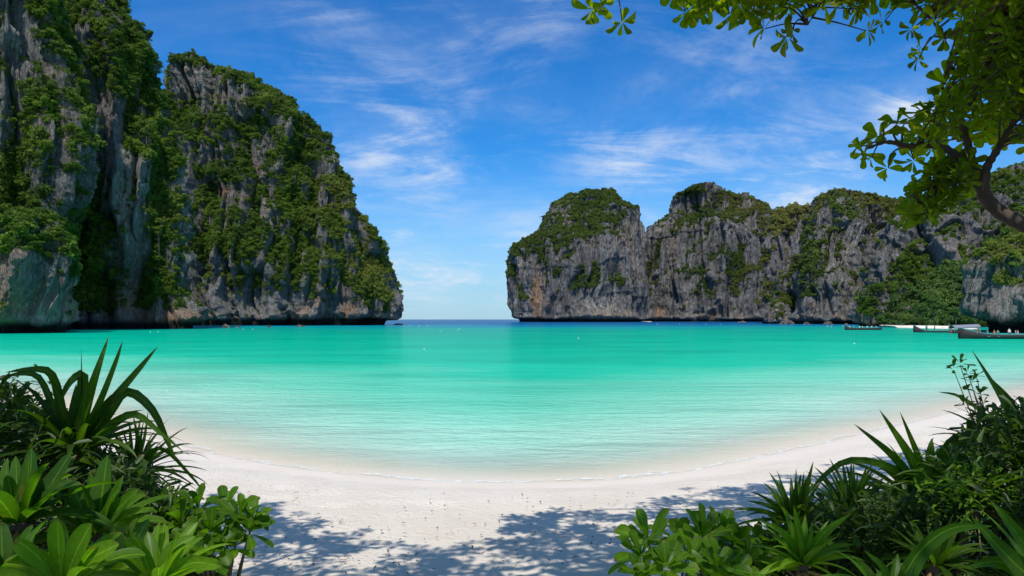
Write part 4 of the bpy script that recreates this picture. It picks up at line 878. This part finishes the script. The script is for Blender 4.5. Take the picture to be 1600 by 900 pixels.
thicket('undergrowth', 'dark leafy undergrowth of the right thicket', [(1090, 960), (1120, 900), (1180, 860), (1230, 830), (1300, 800), (1370, 790), (1440, 790), (1480, 730), (1530, 670), (1570, 650), (1700, 640)], 1090, 1720, 4.0, 6.0, 19000, 42)
# bright small leaved weeds in the left thicket
BL = obovate('leaf', M_bright, 4, .45, .1, .2)
mats = []; rs = random.Random(8)
for i in range(420):
    u, v = rs.gauss(45, 28), rs.gauss(648, 24); P_ = at(u, v, rs.uniform(4.3, 4.9)); mats.append(leaf_mat4(P_, Vector((rs.gauss(0, 1), rs.gauss(0, 1), .6)), Vector((0, -.3, 1)), rs.uniform(.03, .07)))
for i in range(260):
    u, v = rs.gauss(1495, 40), rs.gauss(770, 26); P_ = at(u, v, rs.uniform(3.7, 4.1)); mats.append(leaf_mat4(P_, Vector((rs.gauss(0, 1), rs.gauss(0, 1), .6)), Vector((0, -.3, 1)), rs.uniform(.03, .06)))
tag(joined('undergrowth', mats, BL, M_bright), 'bright small leaves catching light among both thickets', 'undergrowth', kind='stuff')

# ------------------------------------------------------------------ the overhanging sea almond tree and its neighbour
AL = [obovate('leaf', M_alm, seed=i, wid=.48+.05*(i % 2), curl=.08+.12*i/3) for i in range(4)]
AC = obovate('leaf', M_alm, 4, .5, .1, .2)
rs = random.Random(77)
tree_o = Vector((7.6, 5.0, gz(7.6, 5.0))); tree = empty('sea_almond_tree', tree_o); tag(tree, 'sea almond tree leaning in from the right, its leafy branches hanging over the top right', 'tree')
D = lambda u, v, Y_: at(u, v, Y_)
limb = curve([tree_o+Vector((0, 0, 1.6)), D(1720, 400, 5.6), D(1640, 366, 5.7), D(1598, 350, 5.75), D(1562, 331, 5.8), D(1540, 308, 5.8), D(1533, 284, 5.85), D(1520, 262, 5.9)], 6)
t_ = MB(); t_.tube([p_-tree_o for p_ in curve([tree_o-Vector((0, 0, .2)), tree_o+Vector((.1, 0, 1)), tree_o+Vector((-.1, .1, 2.6)), tree_o+Vector((.1, 0, 4.2)), tree_o+Vector((-.5, .2, 6.6))], 6)], [.24-.006*i for i in range(25)], 12)
link('trunk', t_.build('trunk', M_bark), None, tree)
def limb_part(pts, r0, r1, parent, o, sides=9):
    mb = MB(); n_ = len(pts)
    mb.tube([p_-o for p_ in pts], [r0+(r1-r0)*i/(n_-1)+.004*math.sin(i*1.9) for i in range(n_)], sides); link('branch', mb.build('branch', M_bark), None, parent)
limb_part(limb, .072, .048, tree, tree_o, 12)
nodes = [p_ for p_ in limb if p_.x/p_.y*F+800 > 1590]   # points that twigs may grow from
def br(pxs, r0, r1):
    p_ = curve([D(*q_) for q_ in pxs], 7); limb_part(p_, r0, r1, tree, tree_o, 8); nodes.extend(p_)
br([(1531, 284, 5.85), (1505, 262, 5.8), (1490, 240, 5.75), (1462, 228, 5.7), (1420, 228, 5.6), (1385, 222, 5.55), (1355, 232, 5.5)], .045, .010)
br([(1522, 264, 5.9), (1512, 225, 5.95), (1500, 185, 5.9), (1482, 150, 5.8), (1470, 135, 5.8)], .040, .012)
br([(1538, 300, 5.8), (1542, 262, 5.75), (1556, 238, 5.7), (1575, 205, 5.8), (1598, 170, 5.9), (1620, 130, 6)], .040, .014)
br([(1530, 290, 5.85), (1500, 280, 5.8), (1478, 292, 5.7), (1455, 305, 5.6), (1438, 322, 5.6)], .030, .009)
br([(1500, 185, 5.9), (1530, 130, 6), (1550, 70, 6.1), (1555, 10, 6.2), (1540, -60, 6.3)], .034, .02)
br([(1700, -120, 6), (1540, -60, 6.3), (1400, -48, 6.4), (1250, -42, 6.4), (1100, -34, 6.4), (980, -32, 6.4), (915, -20, 6.4)], .06, .012)
br([(1400, -48, 6.4), (1425, 0, 6.2), (1450, 25, 6.1), (1478, 60, 6.1)], .018, .007)
br([(1300, -44, 6.4), (1285, 0, 6.3), (1262, 38, 6.2)], .012, .006)
def near(P_): return min(nodes, key=lambda n_: (n_-P_).length_squared)
heads = [(926, 14, 30), (940, 4, 26), (972, 33, 26), (1092, 12, 36), (1070, 18, 28), (1112, 10, 30), (1140, 22, 30), (1155, 6, 28), (1195, 45, 29), (1232, 58, 32), (1240, 48, 26), (1180, 4, 30), (1214, 2, 28), (1310, 6, 40), (1288, 10, 30), (1338, 14, 30), (1353, 48, 28),
         (1382, 34, 22), (1425, 44, 22), (1440, 78, 20), (1436, 92, 18), (1462, 30, 26), (1476, 58, 24), (1350, 240, 26), (1345, 228, 20), (1374, 214, 32), (1400, 196, 38), (1422, 190, 38), (1388, 262, 26), (1362, 246, 18), (1446, 178, 32), (1478, 132, 40), (1502, 122, 36), (1470, 166, 40), (1450, 222, 34), (1428, 250, 26)]
rest = []; cnt = 0; tw = MB(); i_ = 0
def grow(P_, Ln, nl, part):
    global cnt
    B_ = near(P_); ax = (P_-B_); ax = ax.normalized() if ax.length > .03 else Vector((0, 0, 1))
    mid = (P_+B_)/2+Vector((rs.uniform(-.05, .05), rs.uniform(-.05, .05), rs.uniform(0, .12)))
    tw.tube([p_-tree_o for p_ in curve([B_, mid, P_], 4)], [.011, .010, .009, .008, .007, .006, .006, .005, .005], 5)
    for j, M in enumerate(rosette_mats(P_, ax+Vector((0, 0, rs.uniform(-.1, .5))), nl, Ln, rs, 35, 110)):
        if part and cnt < 300:
            l_ = link('leaf', AL[j % 4], None, tree); l_.matrix_local = Matrix.Translation(-tree_o) @ M; cnt += 1
        else: rest.append(M)
for (u, v, lp) in heads:
    Y_ = 5.6+rs.uniform(-.15, .25) if v > 100 else 6.1+rs.uniform(-.1, .2); grow(D(u, v, Y_), lp*Y_/F*1.05, 8, True)
def inpoly(x, y, P_):
    c = False; j = len(P_)-1
    for i in range(len(P_)):
        if (P_[i][1] > y) != (P_[j][1] > y) and x < (P_[j][0]-P_[i][0])*(y-P_[i][1])/(P_[j][1]-P_[i][1])+P_[i][0]: c = not c
        j = i
    return c
def fill(poly, n, Y0, Y1, lp):
    xs = [p_[0] for p_ in poly]; ys = [p_[1] for p_ in poly]; c = 0
    while c < n:
        u, v = rs.uniform(min(xs), max(xs)), rs.uniform(min(ys), max(ys))
        if inpoly(u, v, poly): Y_ = rs.uniform(Y0, Y1); grow(D(u, v, Y_), lp*rs.uniform(.8, 1.2)*Y_/F, 8, False); c += 1
fill([(1490, -60), (1760, -60), (1760, 260), (1640, 240), (1600, 215), (1560, 225), (1510, 225), (1455, 240), (1410, 225), (1440, 190), (1478, 150), (1500, 110), (1492, 50)], 300, 5.3, 7.2, 25)
fill([(1545, -20), (1640, -20), (1640, 180), (1560, 170)], 80, 5.8, 7.4, 32)
fill([(1418, 300), (1450, 262), (1500, 250), (1535, 255), (1520, 285), (1480, 318), (1448, 340), (1415, 335)], 42, 5.4, 6.0, 26)
fill([(1040, -60), (1490, -60), (1490, 18), (1400, 8), (1250, 14), (1160, 22), (1120, 12), (1050, 12)], 70, 6.0, 6.8, 30)
link('twig', tw.build('twig', M_twig), None, tree)['kind'] = 'stuff'
tag(joined('foliage', rest, AL[1], M_alm, tree, tree_o), kind='stuff')

# crowns above and behind the viewer that dapple the sand
def ground_pt(u, v):
    Y_ = 6.0
    for _ in range(40):
        g = gz((u-800)/F*Y_, Y_); Y_ = .5*Y_+.5*(CZ-g)*F/(v-HV)
    return ((u-800)/F*Y_, Y_)
shadeR = [ground_pt(*q_) for q_ in [(575, 905), (640, 870), (690, 850), (740, 850), (800, 812), (850, 806), (880, 795), (930, 803), (1000, 806), (1030, 790), (1080, 770), (1120, 768), (1170, 762), (1250, 745), (1350, 725), (1450, 700), (1600, 680)]]+[(14, 8), (14, -1.5), (-1.0, -1.5), (-1.5, 4.5)]
shadeL = [ground_pt(*q_) for q_ in [(330, 772), (400, 782), (440, 786), (470, 800), (520, 815), (545, 838), (575, 850), (550, 875), (545, 905)]]+[(-1.7, 3), (-1.4, -1.5), (-9, -1.5), (-11, 8), (-6.5, 9.8), (-4.6, 9.6)]
def crown(poly, n, hlo, hhi, seed, trunk_xy, name, label, parent=None, thin=.80):
    rs = random.Random(seed); xs = [p_[0] for p_ in poly]; ys = [p_[1] for p_ in poly]; mats = []; heads_ = []; tries = 0
    # shoots come in sprays so that the edge of the shade breaks into leafy tufts
    sprays = []
    while len(sprays) < n and tries < n*40:
        tries += 1; x, y = rs.uniform(min(xs), max(xs)), rs.uniform(min(ys), max(ys))
        if not inpoly(x, y, poly) or (y < 5.4 and rs.random() < thin): continue
        for k_ in range(6):
            h = rs.uniform(hlo, hhi)+k_*.9; P_ = Vector((x, y, gz(x, y)))+S*(h/S.z)
            if P_.y < .0 or HV-F*(P_.z-CZ-.55)/P_.y < -8 or abs(P_.x)-.75 > P_.y*.767+.02: break
        else: continue
        sprays.append(P_)
    for P_ in sprays:
        heads_.append(P_)
        for j in range(3):
            q_ = P_+Vector((rs.gauss(0, .16), rs.gauss(0, .16), rs.gauss(0, .1))); mats += rosette_mats(q_, Vector((rs.gauss(0, .3), rs.gauss(0, .3), 1)), 8, rs.uniform(.17, .27), rs, 50, 100)
    if parent is None:
        o = Vector((trunk_xy[0], trunk_xy[1], gz(*trunk_xy))); parent = empty(name, o); tag(parent, label, 'tree')
        mb = MB(); mb.tube([p_-o for p_ in curve([o-Vector((0, 0, .2)), o+Vector((.15, .1, 1.5)), o+Vector((0, .2, 3.5)), o+Vector((.4, .6, 5.6))], 6)], [.22-.006*i for i in range(19)], 12); link('trunk', mb.build('trunk', M_bark), None, parent)
        top = o+Vector((.4, .6, 5.5))
    else: o = Vector(parent.location); top = o+Vector((-.4, .2, 6.2))
    # boughs to grouped shoots
    cells = {}
    for P_ in heads_: cells.setdefault((round(P_.x/2.2), round(P_.y/2.2)), []).append(P_)
    mb = MB()
    for key in sorted(cells):
        g = cells[key]; c = sum(g, Vector())/len(g)-Vector((0, 0, .35)); m_ = (top+c)/2+Vector((0, 0, .3))
        limb_part(curve([top-Vector((0, 0, .4)), m_, c], 6), .06, .025, parent, o, 7)
        for P_ in g: mb.tube([c-o, (c+P_)/2+Vector((0, 0, .05))-o, P_-o], [.016, .011, .006], 4)
    link('twig', mb.build('twig', M_twig), None, parent)['kind'] = 'stuff'
    tag(joined('foliage', mats, AC, M_alm, parent, o), kind='stuff')
crown(shadeR, 1150, 4.8, 7.5, 91, None, None, None, tree)
crown(shadeL, 430, 4.6, 7.0, 92, (-5.2, -1.2), 'sea_almond_tree', 'tree standing left of the picture whose crown shades the sand at the bottom left')
# leaf litter and shell bits on the sand
rs = random.Random(15); mats = []
while len(mats) < 900:
    u, v = rs.uniform(250, 1650), 640+260*rs.random(); x, y = ground_pt(u, v)
    if float(offshore(np.array([x]), np.array([y]))[0]) > -2.4: continue
    mats.append(leaf_mat4(Vector((x, y, gz(x, y)+.035+rs.random()*.02)), Vector((rs.gauss(0, 1), rs.gauss(0, 1), rs.gauss(0, .2))), Vector((0, 0, 1)), rs.uniform(.015, .075)))
tag(joined('leaf_litter', mats, AC, M_debris), 'bits of dry leaf and shell strewn over the sand', 'litter', kind='stuff')
